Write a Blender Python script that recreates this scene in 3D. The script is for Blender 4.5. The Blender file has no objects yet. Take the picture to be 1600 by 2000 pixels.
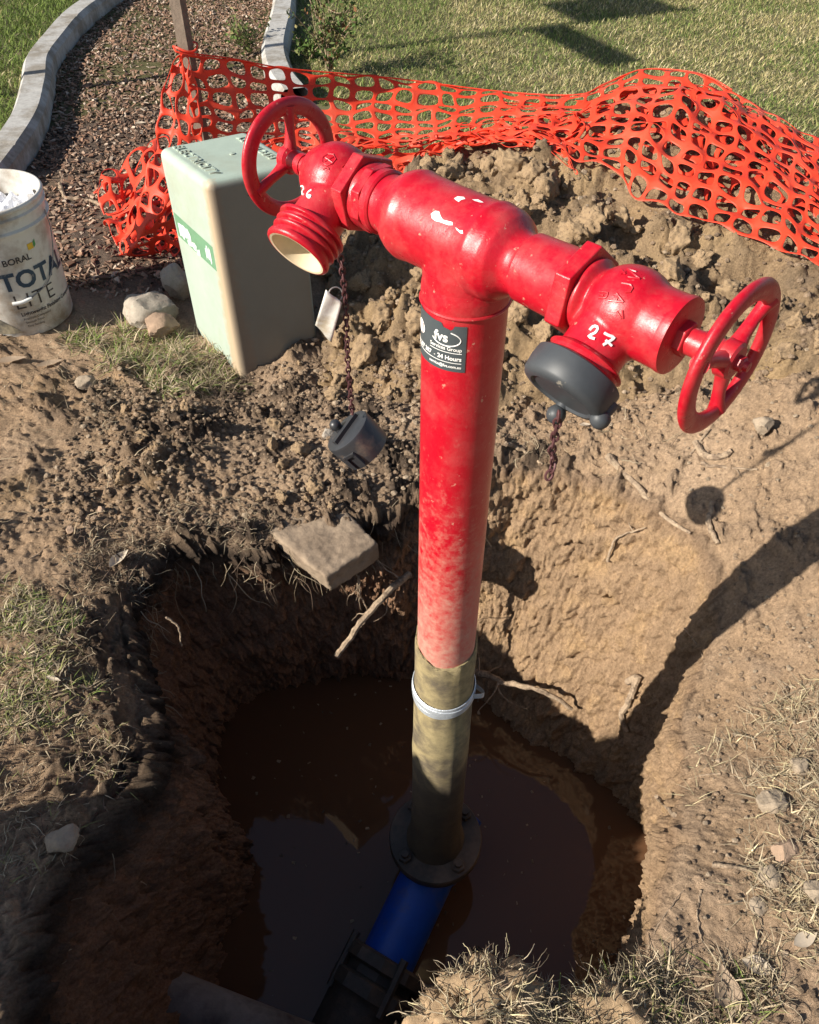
import bpy, bmesh, math, random
import numpy as np
from mathutils import Vector, Matrix
from mathutils.bvhtree import BVHTree

R = math.radians
random.seed(7)
rng = np.random.default_rng(7)
scene = bpy.context.scene
COL = scene.collection

# ------------------------------------------------------------------ camera, sky, sun, exposure
CAM_Z = 1.2
F_PX = 1540.0
cam_d = bpy.data.cameras.new('camera')
cam = bpy.data.objects.new('camera', cam_d)
COL.objects.link(cam)
cam.location = (0, 0, CAM_Z)
cam.rotation_euler = (R(45), 0, 0)
cam_d.sensor_fit = 'VERTICAL'
cam_d.sensor_height = 36
cam_d.lens = 36 * F_PX / 2000
cam_d.clip_start = 0.02
cam_d.clip_end = 500
scene.camera = cam

SUN_AZ = R(23.5)      # the way shadows run, from +X towards +Y
SUN_EL = R(29.5)
world = bpy.data.worlds.new('World')
scene.world = world
world.use_nodes = True
wn = world.node_tree
bg = wn.nodes['Background']
sky = wn.nodes.new('ShaderNodeTexSky')
sky.sky_type = 'NISHITA'
sky.sun_disc = False
sky.sun_elevation = SUN_EL
sky.sun_rotation = math.atan2(-math.cos(SUN_AZ), -math.sin(SUN_AZ)) % (2 * math.pi)
wn.links.new(sky.outputs[0], bg.inputs[0])
bg.inputs[1].default_value = 0.062

sun_d = bpy.data.lights.new('sun', 'SUN')
sun_d.energy = 5.0
sun_d.angle = R(0.5)
sun_d.color = (1.0, 0.93, 0.82)
sun = bpy.data.objects.new('sun', sun_d)
COL.objects.link(sun)
sdir = Vector((math.cos(SUN_EL) * math.cos(SUN_AZ), math.cos(SUN_EL) * math.sin(SUN_AZ), -math.sin(SUN_EL)))
sun.rotation_euler = sdir.to_track_quat('-Z', 'Y').to_euler()

vs = scene.view_settings
vs.view_transform = 'Standard'
vs.look = 'None'
vs.exposure = 0.85
vs.gamma = 1
vs.use_curve_mapping = False
scene.cycles.use_denoising = True
scene.cycles.max_bounces = 6

# ------------------------------------------------------------------ numeric helpers
PERM = rng.permutation(256)
PERM = np.concatenate([PERM, PERM, PERM])
GRAD = rng.normal(size=(256, 3))
GRAD /= np.linalg.norm(GRAD, axis=1)[:, None]
JIT = rng.random((256, 3))


def perlin(p):
    pi = np.floor(p).astype(np.int64)
    f = p - pi
    w = f * f * f * (f * (f * 6 - 15) + 10)
    pi &= 255
    out = 0
    for dx in (0, 1):
        for dy in (0, 1):
            for dz in (0, 1):
                h = PERM[PERM[PERM[(pi[:, 0] + dx) & 255] + ((pi[:, 1] + dy) & 255)] + ((pi[:, 2] + dz) & 255)]
                g = GRAD[h]
                d = g[:, 0] * (f[:, 0] - dx) + g[:, 1] * (f[:, 1] - dy) + g[:, 2] * (f[:, 2] - dz)
                ww = (w[:, 0] if dx else 1 - w[:, 0]) * (w[:, 1] if dy else 1 - w[:, 1]) * (w[:, 2] if dz else 1 - w[:, 2])
                out = out + d * ww
    return out * 1.6


def fbm(p, octv=4, lac=2.1, gain=0.5):
    a, s, out = 1.0, 0.0, 0
    q = p.copy()
    for _ in range(octv):
        out = out + a * perlin(q)
        s += a
        a *= gain
        q = q * lac + 17.3
    return out / s


def lumps(p, rad=0.75):
    """rounded crumbs: height of the tallest ball of a jittered lattice over each point"""
    pi = np.floor(p).astype(np.int64)
    f = p - pi
    best = np.zeros(len(p))
    for dx in (-1, 0, 1):
        for dy in (-1, 0, 1):
            for dz in (-1, 0, 1):
                h = PERM[PERM[PERM[(pi[:, 0] + dx) & 255] + ((pi[:, 1] + dy) & 255)] + ((pi[:, 2] + dz) & 255)]
                j = JIT[h]
                d2 = (f[:, 0] - dx - j[:, 0]) ** 2 + (f[:, 1] - dy - j[:, 1]) ** 2 + (f[:, 2] - dz - j[:, 2]) ** 2
                r = rad * (0.55 + 0.45 * JIT[(h + 37) & 255, 0])
                best = np.maximum(best, np.sqrt(np.maximum(0, r * r - d2)))
    return best


def billow(p, octv=4, lac=2.05, gain=.5):
    """irregular rounded masses with sharp creases between them, 0..1"""
    a, s, out = 1.0, 0.0, 0
    q = p.copy()
    for _ in range(octv):
        out = out + a * np.abs(perlin(q))
        s += a
        a *= gain
        q = q * lac + 11.7
    return np.clip(out / s * 1.9, 0, 1.3)


def sstep(a, b, x):
    t = np.clip((x - a) / (b - a), 0, 1)
    return t * t * (3 - 2 * t)


def ray(px, py):
    """direction in the place of a point of the photograph (1600 x 2000), scaled so that y is forward"""
    x, y = px - 800, 1000 - py
    return np.array([x, (y + F_PX) * math.sqrt(.5), (y - F_PX) * math.sqrt(.5)])


def at_z(px, py, z=0.0):
    d = ray(px, py)
    return np.array([0, 0, CAM_Z]) + d * ((CAM_Z - z) / -d[2])


def at_y(px, py, y):
    d = ray(px, py)
    return np.array([0, 0, CAM_Z]) + d * (y / d[1])


def spline(pts, n, closed=False):
    """Catmull-Rom through the points, n samples evenly by length"""
    P = np.asarray(pts, float)
    if len(P) < 3:
        t = np.linspace(0, 1, n)[:, None]
        return P[0] * (1 - t) + P[-1] * t
    Q = np.vstack([2 * P[0] - P[1], P, 2 * P[-1] - P[-2]])
    out = []
    for i in range(1, len(Q) - 2):
        t = np.linspace(0, 1, 16, endpoint=False)[:, None]
        a, b, c, d = Q[i - 1], Q[i], Q[i + 1], Q[i + 2]
        out.append(.5 * (2 * b + (c - a) * t + (2 * a - 5 * b + 4 * c - d) * t ** 2 + (3 * b - a - 3 * c + d) * t ** 3))
    out.append(P[-1:])
    out = np.vstack(out)
    L = np.concatenate([[0], np.cumsum(np.linalg.norm(np.diff(out, axis=0), axis=1))])
    s = np.linspace(0, L[-1], n)
    return np.stack([np.interp(s, L, out[:, k]) for k in range(P.shape[1])], 1)


# ------------------------------------------------------------------ object helpers
def link(o, parent=None):
    COL.objects.link(o)
    if parent is not None:
        o.parent = parent
    return o


def tag(o, label=None, cat=None, group=None, kind=None):
    if label: o['label'] = label
    if cat: o['category'] = cat
    if group: o['group'] = group
    if kind: o['kind'] = kind
    return o


def empty(name, loc, label, cat, group=None):
    o = bpy.data.objects.new(name, None)
    o.empty_display_size = 0.05
    o.location = loc
    link(o)
    return tag(o, label, cat, group)


def origin_of(o):
    v = Vector((0, 0, 0))
    while o is not None:
        v += Vector(o.location)
        o = o.parent
    return np.array(v)


def mesh_np(name, V, faces, mat, parent=None, smooth=True, col=None, origin=None, sharp=None):
    """faces: list of int arrays, each (n, k)"""
    V = np.asarray(V, np.float32)
    off = origin_of(parent) if parent is not None else (np.asarray(origin) if origin is not None else np.zeros(3))
    V = V - off.astype(np.float32)
    me = bpy.data.meshes.new(name)
    faces = [np.asarray(f, np.int32) for f in faces if len(f)]
    idx = np.concatenate([f.ravel() for f in faces])
    tot = np.concatenate([np.full(len(f), f.shape[1], np.int32) for f in faces])
    start = np.concatenate([[0], np.cumsum(tot)[:-1]]).astype(np.int32)
    me.vertices.add(len(V))
    me.vertices.foreach_set('co', V.ravel())
    me.loops.add(len(idx))
    me.loops.foreach_set('vertex_index', idx.astype(np.int32))
    me.polygons.add(len(tot))
    me.polygons.foreach_set('loop_start', start)
    me.polygons.foreach_set('loop_total', tot)
    me.update(calc_edges=True)
    me.polygons.foreach_set('use_smooth', np.full(len(tot), smooth, bool))
    if sharp is not None:
        me.set_sharp_from_angle(angle=sharp)
    if col is not None:
        a = me.color_attributes.new('Col', 'FLOAT_COLOR', 'POINT')
        c = np.ones((len(V), 4), np.float32)
        c[:, :3] = col
        a.data.foreach_set('color', c.ravel())
    me.materials.append(mat)
    o = bpy.data.objects.new(name, me)
    if parent is None and origin is not None:
        o.location = origin
    return link(o, parent)


def frame_of(d):
    d = np.asarray(d, float)
    d = d / np.linalg.norm(d)
    a = np.array([0, 0, 1.0]) if abs(d[2]) < .9 else np.array([1.0, 0, 0])
    u = np.cross(a, d)
    u /= np.linalg.norm(u)
    return u, np.cross(d, u), d


class MB:
    def __init__(s):
        s.v, s.f, s.n = [], {}, 0

    def add(s, V, faces):
        V = np.asarray(V, float)
        for f in faces:
            f = np.asarray(f, int)
            if len(f):
                s.f.setdefault(f.shape[1], []).append(f + s.n)
        s.v.append(V)
        s.n += len(V)
        return s

    def lathe(s, prof, o=(0, 0, 0), d=(0, 0, 1), seg=40, phase=0.0, cap=True):
        u, w, d = frame_of(d)
        o = np.asarray(o, float)
        a = np.arange(seg) * 2 * math.pi / seg + phase
        ring = np.cos(a)[:, None] * u + np.sin(a)[:, None] * w
        V = np.concatenate([o + d * t + ring * r for t, r in prof])
        m = len(prof)
        i = np.arange(seg)
        F = []
        for k in range(m - 1):
            F.append(np.stack([k * seg + i, k * seg + (i + 1) % seg, (k + 1) * seg + (i + 1) % seg, (k + 1) * seg + i], 1))
        s.add(V, [np.concatenate(F)])
        if cap:
            base = s.n - len(V)
            if prof[0][1] > 1e-5: s.f.setdefault(seg, []).append((base + i[::-1])[None])
            if prof[-1][1] > 1e-5: s.f.setdefault(seg, []).append((base + (m - 1) * seg + i)[None])
        return s

    def tube(s, pts, rad, seg=8, cap=True):
        P = np.asarray(pts, float)
        rad = np.broadcast_to(np.asarray(rad, float), (len(P),))
        T = np.gradient(P, axis=0)
        T /= np.maximum(np.linalg.norm(T, axis=1), 1e-9)[:, None]
        u, w, _ = frame_of(T[0])
        V = []
        a = np.arange(seg) * 2 * math.pi / seg
        for p, t, r in zip(P, T, rad):
            u = u - t * np.dot(u, t)
            u /= np.linalg.norm(u)
            w = np.cross(t, u)
            V.append(p + r * (np.cos(a)[:, None] * u + np.sin(a)[:, None] * w))
        m = len(P)
        i = np.arange(seg)
        F = [np.stack([k * seg + i, k * seg + (i + 1) % seg, (k + 1) * seg + (i + 1) % seg, (k + 1) * seg + i], 1) for k in range(m - 1)]
        s.add(np.concatenate(V), [np.concatenate(F)])
        if cap:
            b = s.n - m * seg
            s.f.setdefault(seg, []).append((b + i[::-1])[None])
            s.f.setdefault(seg, []).append((b + (m - 1) * seg + i)[None])
        return s

    def torus(s, c, d, R0, r, seg=40, sec=10, sx=1.0, sy=1.0):
        """sx radial and sy axial stretch of the section"""
        u, w, d = frame_of(d)
        c = np.asarray(c, float)
        V = []
        b = np.arange(sec) * 2 * math.pi / sec
        for a in np.arange(seg) * 2 * math.pi / seg:
            e = math.cos(a) * u + math.sin(a) * w
            V.append(c + e * (R0 + r * sx * np.cos(b))[:, None] + d * (r * sy * np.sin(b))[:, None])
        i, k = np.meshgrid(np.arange(seg), np.arange(sec), indexing='ij')
        i, k = i.ravel(), k.ravel()
        i2, k2 = (i + 1) % seg, (k + 1) % sec
        s.add(np.concatenate(V), [np.stack([i * sec + k, i2 * sec + k, i2 * sec + k2, i * sec + k2], 1)])
        return s

    def sphere(s, c, r, seg=20, rings=12, d=(0, 0, 1)):
        p = [(-r * math.cos(math.pi * k / rings), max(1e-6, r * math.sin(math.pi * k / rings))) for k in range(rings + 1)]
        return s.lathe(p, c, d, seg, cap=False)

    def box(s, c, h, X=(1, 0, 0), Y=(0, 1, 0), Z=(0, 0, 1)):
        c, X, Y, Z = (np.asarray(q, float) for q in (c, X, Y, Z))
        V = [c + X * h[0] * a + Y * h[1] * b + Z * h[2] * g for g in (-1, 1) for b in (-1, 1) for a in (-1, 1)]
        return s.add(V, [[(0, 2, 3, 1), (4, 5, 7, 6), (0, 1, 5, 4), (2, 6, 7, 3), (0, 4, 6, 2), (1, 3, 7, 5)]])

    def arrays(s):
        return np.concatenate(s.v), [np.concatenate(x) for x in s.f.values()]

    def build(s, name, mat, parent=None, sharp=R(35), smooth=True, origin=None):
        V, F = s.arrays()
        return mesh_np(name, V, F, mat, parent, smooth, origin=origin, sharp=sharp)


def apply_mods(o):
    """bake the object's modifiers into its mesh"""
    bpy.context.view_layer.update()
    dg = bpy.context.evaluated_depsgraph_get()
    me = bpy.data.meshes.new_from_object(o.evaluated_get(dg))
    o.modifiers.clear()
    o.data = me
    return o


def remeshed(o, voxel, it=6, fac=0.5):
    m = o.modifiers.new('r', 'REMESH')
    m.mode = 'VOXEL'
    m.voxel_size = voxel
    m.use_smooth_shade = True
    sm = o.modifiers.new('s', 'SMOOTH')
    sm.iterations = it
    sm.factor = fac
    return apply_mods(o)


def bevelled(o, w, seg=3):
    b = o.modifiers.new('b', 'BEVEL')
    b.width = w
    b.segments = seg
    b.limit_method = 'ANGLE'
    b.angle_limit = R(40)
    b.harden_normals = True
    apply_mods(o)
    return o


# ------------------------------------------------------------------ materials
def nd(nt, t, **kw):
    n = nt.nodes.new(t)
    for k, v in kw.items():
        if k.startswith('_'):
            setattr(n, k[1:], v)
        else:
            n.inputs[k.replace('__', ' ')].default_value = v
    return n


def material(name, col=(.5, .5, .5), rough=.6, metal=0, attr=False, var=.0, vscale=20, col2=None, c2scale=6, c2lo=.45, c2hi=.6,
             bump=.0, bscale=60, coat=0, spec=.5, trans=0, bdist=.004):
    m = bpy.data.materials.new(name)
    m.use_nodes = True
    nt = m.node_tree
    b = nt.nodes['Principled BSDF']
    L = nt.links.new
    b.inputs['Roughness'].default_value = rough
    b.inputs['Metallic'].default_value = metal
    b.inputs['Specular IOR Level'].default_value = spec
    b.inputs['Coat Weight'].default_value = coat
    b.inputs['Coat Roughness'].default_value = .2
    tc = nd(nt, 'ShaderNodeTexCoord')
    if attr:
        c = nd(nt, 'ShaderNodeAttribute', _attribute_name='Col').outputs['Color']
    else:
        c = nd(nt, 'ShaderNodeRGB')
        c.outputs[0].default_value = (*col, 1)
        c = c.outputs[0]
    if col2 is not None:
        n = nd(nt, 'ShaderNodeTexNoise', Scale=c2scale, Detail=6.0, Roughness=.65)
        L(tc.outputs['Object'], n.inputs['Vector'])
        mr = nd(nt, 'ShaderNodeMapRange')
        mr.inputs[1].default_value = c2lo
        mr.inputs[2].default_value = c2hi
        L(n.outputs['Fac'], mr.inputs[0])
        mx = nd(nt, 'ShaderNodeMix', _data_type='RGBA')
        L(mr.outputs[0], mx.inputs[0])
        L(c, mx.inputs[6])
        mx.inputs[7].default_value = (*col2, 1)
        c = mx.outputs[2]
    if var:
        n = nd(nt, 'ShaderNodeTexNoise', Scale=vscale, Detail=5.0, Roughness=.7)
        L(tc.outputs['Object'], n.inputs['Vector'])
        mr = nd(nt, 'ShaderNodeMapRange')
        mr.inputs[1].default_value = .25
        mr.inputs[2].default_value = .75
        mr.inputs[3].default_value = 1 - var
        mr.inputs[4].default_value = 1 + var
        L(n.outputs['Fac'], mr.inputs[0])
        mx = nd(nt, 'ShaderNodeVectorMath', _operation='SCALE')
        L(c, mx.inputs[0])
        L(mr.outputs[0], mx.inputs[3])
        c = mx.outputs[0]
    L(c, b.inputs['Base Color'])
    if trans:
        b.inputs['Transmission Weight'].default_value = 0
        tr = nd(nt, 'ShaderNodeBsdfTranslucent')
        L(c, tr.inputs['Color'])
        ms = nd(nt, 'ShaderNodeMixShader')
        ms.inputs[0].default_value = trans
        L(b.outputs[0], ms.inputs[1])
        L(tr.outputs[0], ms.inputs[2])
        L(ms.outputs[0], nt.nodes['Material Output'].inputs['Surface'])
    if bump:
        n = nd(nt, 'ShaderNodeTexNoise', Scale=bscale, Detail=8.0, Roughness=.7)
        L(tc.outputs['Object'], n.inputs['Vector'])
        bp = nd(nt, 'ShaderNodeBump', Strength=bump, Distance=bdist)
        L(n.outputs['Fac'], bp.inputs['Height'])
        L(bp.outputs[0], b.inputs['Normal'])
    m['bsdf'] = 1
    return m


M = {}
M['soil'] = material('soil', attr=True, rough=.95, var=.42, vscale=170, bump=.9, bscale=300, spec=.12, bdist=.006)
_nt = M['soil'].node_tree
_bs = _nt.nodes['Principled BSDF']
_b1 = _bs.inputs['Normal'].links[0].from_node
_tc = [n for n in _nt.nodes if n.type == 'TEX_COORD'][0]
_n2 = nd(_nt, 'ShaderNodeTexNoise', Scale=95.0, Detail=9.0, Roughness=.78)
_nt.links.new(_tc.outputs['Object'], _n2.inputs['Vector'])
_b2 = nd(_nt, 'ShaderNodeBump', Strength=.85, Distance=.010)
_nt.links.new(_n2.outputs['Fac'], _b2.inputs['Height'])
_nt.links.new(_b1.outputs[0], _b2.inputs['Normal'])
_nt.links.new(_b2.outputs[0], _bs.inputs['Normal'])
M['clod'] = material('clod', (.32, .225, .135), rough=.95, var=.3, vscale=90, bump=.6, bscale=300, spec=.1, col2=(.12, .085, .06), c2scale=5, c2lo=.5, c2hi=.7)
M['attr'] = material('dry_plant', attr=True, rough=.8, spec=.2, trans=.12)
M['chips'] = material('bark', attr=True, rough=.85, spec=.25)
M['concrete'] = material('concrete', (.38, .37, .35), rough=.9, var=.25, vscale=45, col2=(.24, .215, .18), c2scale=6, bump=.4, bscale=140, spec=.3)
M['rubble'] = material('rubble_concrete', (.27, .205, .145), rough=.92, var=.2, vscale=45, col2=(.15, .11, .078), c2scale=9, c2lo=.45, c2hi=.7, bump=.6, bscale=120, spec=.2)
M['rock_pale'] = material('pale_stone', (.33, .285, .23), rough=.9, var=.25, vscale=40, col2=(.25, .19, .14), c2scale=12, c2lo=.5, c2hi=.7, bump=.6, bscale=90)
M['rock_tan'] = material('tan_stone', (.31, .245, .175), rough=.92, var=.3, vscale=50, col2=(.22, .165, .115), c2scale=14, c2lo=.45, c2hi=.65, bump=.7, bscale=110)
M['rock_brown'] = material('brown_stone', (.30, .205, .14), rough=.9, var=.25, vscale=40, bump=.7, bscale=90)
M['root'] = material('root_bark', (.34, .255, .175), rough=.9, var=.45, vscale=110, col2=(.16, .115, .08), c2scale=45, c2lo=.48, c2hi=.62, bump=.8, bscale=200, spec=.2)
M['wood'] = material('weathered_wood', (.16, .12, .09), rough=.85, var=.35, vscale=40, bump=.5, bscale=120)
M['net'] = material('orange_plastic', (.84, .07, .030), rough=.5, var=.14, vscale=9, spec=.35, trans=.25, col2=(.72, .17, .10), c2scale=5, c2lo=.5, c2hi=.8)
M['green'] = material('green_paint', (.34, .41, .345), rough=.55, var=.10, vscale=14, col2=(.29, .29, .21), c2scale=5, c2lo=.5, c2hi=.85, bump=.12, bscale=200)
M['green_dark'] = material('green_sticker', (.15, .29, .175), rough=.25, var=.1, vscale=30)
M['silver'] = material('torn_foil', (.62, .72, .66), rough=.25, var=.2, vscale=90, bump=.5, bscale=120)
M['grey_rubber'] = material('grey_plastic', (.042, .047, .053), rough=.5, var=.2, vscale=30, col2=(.2, .18, .15), c2scale=55, c2lo=.66, c2hi=.72, spec=.4)
M['black_plastic'] = material('black_plastic', (.03, .031, .035), rough=.4, var=.3, vscale=30, col2=(.12, .09, .07), c2scale=18, c2lo=.56, c2hi=.7, spec=.5)
M['chain'] = material('rusty_chain', (.085, .032, .034), rough=.6, metal=.3, var=.4, vscale=60)
M['tag'] = material('galvanised_tag', (.66, .65, .61), rough=.4, metal=.15, col2=(.42, .36, .27), c2scale=40, c2lo=.5, c2hi=.7, bump=.2, bscale=60)
M['cream'] = material('cream_lining', (.60, .50, .34), rough=.6, var=.15, vscale=40)
M['sticker'] = material('grey_vinyl', (.055, .068, .075), rough=.4, var=.15, vscale=60)
M['white'] = material('white_print', (.78, .77, .74), rough=.6)
M['white_paint'] = material('white_marker', (.82, .8, .78), rough=.6, var=.1, vscale=200)
M['redprint'] = material('red_print', (.5, .02, .04), rough=.5)
M['tape'] = material('duct_tape', (.50, .53, .56), rough=.32, metal=.35, var=.2, vscale=50, bump=.5, bscale=90)
M['wrap'] = material('woven_wrap', (.29, .23, .115), rough=.9, var=.3, vscale=60, col2=(.12, .095, .06), c2scale=16, c2lo=.42, c2hi=.6, bump=.3, bscale=200)
M['iron'] = material('black_iron', (.06, .05, .04), rough=.6, var=.4, vscale=30, col2=(.15, .10, .065), c2scale=9, c2lo=.45, c2hi=.7, bump=.3, bscale=90)
M['blue'] = material('blue_pipe', (.006, .075, .42), rough=.38, var=.15, vscale=20, col2=(.10, .10, .16), c2scale=11, c2lo=.52, c2hi=.75)
M['old_pipe'] = material('grey_pipe', (.22, .19, .165), rough=.8, var=.3, vscale=18, col2=(.07, .05, .04), c2scale=8, c2lo=.45, c2hi=.65, bump=.4, bscale=60)
M['bucket'] = material('bucket_plastic', (.62, .60, .55), rough=.45, var=.08, vscale=12, col2=(.30, .235, .17), c2scale=10, c2lo=.46, c2hi=.68, bump=.05, bscale=40)
M['bag'] = material('white_plastic_bag', (.8, .81, .84), rough=.35, bump=.3, bscale=30)
M['navy'] = material('navy_print', (.018, .05, .09), rough=.5, col2=(.30, .28, .25), c2scale=40, c2lo=.62, c2hi=.7)
M['darkprint'] = material('dark_print', (.035, .03, .032), rough=.5, col2=(.30, .28, .25), c2scale=40, c2lo=.62, c2hi=.7)
M['photoprint'] = material('picture_print', (.03, .035, .04), rough=.5, col2=(.34, .29, .2), c2scale=14, c2lo=.42, c2hi=.62)
M['yellow'] = material('yellow_print', (.66, .42, .02), rough=.5)
M['leafgreen'] = material('green_print', (.06, .27, .07), rough=.5)
M['wire'] = material('steel_wire', (.30, .28, .27), rough=.5, metal=.6)
M['leaf'] = material('dead_leaf', (.34, .25, .17), rough=.8, var=.25, vscale=60, trans=.15)
M['leaf_pale'] = material('pale_leaf', (.55, .46, .35), rough=.7, var=.2, vscale=60, trans=.15)
M['lawn'] = material('lawn_soil', (.105, .10, .04), rough=.95, var=.4, vscale=60, col2=(.17, .14, .07), c2scale=5, c2lo=.4, c2hi=.65, bump=.6, bscale=120)
M['sign'] = material('sign_metal', (.5, .5, .5), rough=.5, metal=.4)


def red_material(name, dust_top=None, dust_bot=None, base_dust=.0):
    m = bpy.data.materials.new(name)
    m.use_nodes = True
    nt = m.node_tree
    L = nt.links.new
    b = nt.nodes['Principled BSDF']
    b.inputs['Roughness'].default_value = .34
    b.inputs['Specular IOR Level'].default_value = .5
    tc = nd(nt, 'ShaderNodeTexCoord')
    n1 = nd(nt, 'ShaderNodeTexNoise', Scale=18.0, Detail=6.0, Roughness=.6)
    n2 = nd(nt, 'ShaderNodeTexNoise', Scale=120.0, Detail=4.0, Roughness=.6)
    n3 = nd(nt, 'ShaderNodeTexNoise', Scale=85.0, Detail=8.0, Roughness=.72)
    for n in (n1, n2, n3): L(tc.outputs['Object'], n.inputs['Vector'])
    # worn, chalky patches of the paint
    mx = nd(nt, 'ShaderNodeMix', _data_type='RGBA')
    mr = nd(nt, 'ShaderNodeMapRange')
    mr.inputs[1].default_value = .5; mr.inputs[2].default_value = .75
    mr.inputs[4].default_value = .55
    L(n1.outputs['Fac'], mr.inputs[0]); L(mr.outputs[0], mx.inputs[0])
    mx.inputs[6].default_value = (.42, .003, .015, 1)
    mx.inputs[7].default_value = (.46, .04, .05, 1)
    # small specks of dirt
    mr2 = nd(nt, 'ShaderNodeMapRange')
    mr2.inputs[1].default_value = .67; mr2.inputs[2].default_value = .72
    mr2.inputs[4].default_value = .6
    L(n2.outputs['Fac'], mr2.inputs[0])
    mx2 = nd(nt, 'ShaderNodeMix', _data_type='RGBA')
    L(mr2.outputs[0], mx2.inputs[0]); L(mx.outputs[2], mx2.inputs[6])
    mx2.inputs[7].default_value = (.55, .34, .24, 1)
    # thin dry dust film in cloudy patches, and hairline scuffs
    n4 = nd(nt, 'ShaderNodeTexNoise', Scale=26.0, Detail=9.0, Roughness=.75)
    L(tc.outputs['Object'], n4.inputs['Vector'])
    md_ = nd(nt, 'ShaderNodeMapRange')
    md_.inputs[1].default_value = .46; md_.inputs[2].default_value = .78; md_.inputs[4].default_value = .42
    L(n4.outputs['Fac'], md_.inputs[0])
    mxd = nd(nt, 'ShaderNodeMix', _data_type='RGBA')
    L(md_.outputs[0], mxd.inputs[0]); L(mx2.outputs[2], mxd.inputs[6])
    mxd.inputs[7].default_value = (.46, .13, .11, 1)
    mp = nd(nt, 'ShaderNodeMapping')
    mp.inputs['Scale'].default_value = (60, 160, 420)
    mp.inputs['Rotation'].default_value = (.5, .4, .3)
    L(tc.outputs['Object'], mp.inputs[0])
    n5 = nd(nt, 'ShaderNodeTexNoise', Scale=1.0, Detail=3.0, Roughness=.6)
    L(mp.outputs[0], n5.inputs['Vector'])
    ms_ = nd(nt, 'ShaderNodeMapRange')
    ms_.inputs[1].default_value = .70; ms_.inputs[2].default_value = .78; ms_.inputs[4].default_value = .5
    L(n5.outputs['Fac'], ms_.inputs[0])
    mxs = nd(nt, 'ShaderNodeMix', _data_type='RGBA')
    L(ms_.outputs[0], mxs.inputs[0]); L(mxd.outputs[2], mxs.inputs[6])
    mxs.inputs[7].default_value = (.55, .25, .22, 1)
    c = mxs.outputs[2]
    if dust_top is not None:
        sp = nd(nt, 'ShaderNodeSeparateXYZ')
        L(tc.outputs['Object'], sp.inputs[0])
        g = nd(nt, 'ShaderNodeMapRange', _clamp=True)
        g.inputs[1].default_value = dust_top; g.inputs[2].default_value = dust_bot
        g.inputs[3].default_value = -.12; g.inputs[4].default_value = .40
        L(sp.outputs['Z'], g.inputs[0])
        ad = nd(nt, 'ShaderNodeMath', _operation='ADD')
        L(g.outputs[0], ad.inputs[0]); L(n3.outputs['Fac'], ad.inputs[1])
        g2 = nd(nt, 'ShaderNodeMapRange')
        g2.inputs[1].default_value = .5; g2.inputs[2].default_value = .92
        g2.inputs[4].default_value = .92
        L(ad.outputs[0], g2.inputs[0])
        mx3 = nd(nt, 'ShaderNodeMix', _data_type='RGBA')
        L(g2.outputs[0], mx3.inputs[0]); L(c, mx3.inputs[6])
        mx3.inputs[7].default_value = (.47, .24, .18, 1)
        c = mx3.outputs[2]
        rr = nd(nt, 'ShaderNodeMapRange')
        rr.inputs[3].default_value = .3; rr.inputs[4].default_value = .9
        L(g2.outputs[0], rr.inputs[0]); L(rr.outputs[0], b.inputs['Roughness'])
    L(c, b.inputs['Base Color'])
    if dust_top is None:
        rv = nd(nt, 'ShaderNodeMapRange')
        rv.inputs[1].default_value = .35; rv.inputs[2].default_value = .7
        rv.inputs[3].default_value = .24; rv.inputs[4].default_value = .5
        L(n3.outputs['Fac'], rv.inputs[0]); L(rv.outputs[0], b.inputs['Roughness'])
    bp = nd(nt, 'ShaderNodeBump', Strength=.3, Distance=.002)
    L(n3.outputs['Fac'], bp.inputs['Height'])
    L(bp.outputs[0], b.inputs['Normal'])
    return m


M['red'] = red_material('red_paint')
M['red_riser'] = red_material('red_paint_dusty', .62 + .52, .17 + .52)

# a woven look for the wrap: fine cross ribs
nt = M['wrap'].node_tree
bs = nt.nodes['Principled BSDF']
tcw = nd(nt, 'ShaderNodeTexCoord')
wv = nd(nt, 'ShaderNodeTexWave', _wave_type='BANDS', _bands_direction='Z', Scale=110.0, Distortion=2.0)
nt.links.new(tcw.outputs['Object'], wv.inputs['Vector'])
_src = bs.inputs['Base Color'].links[0].from_socket
_sp = nd(nt, 'ShaderNodeSeparateXYZ')
nt.links.new(tcw.outputs['Object'], _sp.inputs[0])
_nz = nd(nt, 'ShaderNodeTexNoise', Scale=14.0, Detail=5.0)
nt.links.new(tcw.outputs['Object'], _nz.inputs['Vector'])
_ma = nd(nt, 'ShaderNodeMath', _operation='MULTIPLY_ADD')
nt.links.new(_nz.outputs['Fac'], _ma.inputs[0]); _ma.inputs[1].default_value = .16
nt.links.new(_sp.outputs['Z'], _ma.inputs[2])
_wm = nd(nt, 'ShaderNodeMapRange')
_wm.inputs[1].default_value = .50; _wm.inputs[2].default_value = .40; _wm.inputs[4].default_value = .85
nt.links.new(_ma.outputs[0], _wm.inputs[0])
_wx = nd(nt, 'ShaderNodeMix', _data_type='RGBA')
nt.links.new(_wm.outputs[0], _wx.inputs[0]); nt.links.new(_src, _wx.inputs[6]); _wx.inputs[7].default_value = (.075, .055, .035, 1)  # pit shade painted into the lower wrap, from the shadow line down
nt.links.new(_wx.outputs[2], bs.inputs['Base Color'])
bpw = nd(nt, 'ShaderNodeBump', Strength=.5, Distance=.002)
nt.links.new(wv.outputs['Fac'], bpw.inputs['Height'])
nt.links.new(bpw.outputs[0], bs.inputs['Normal'])

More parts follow.
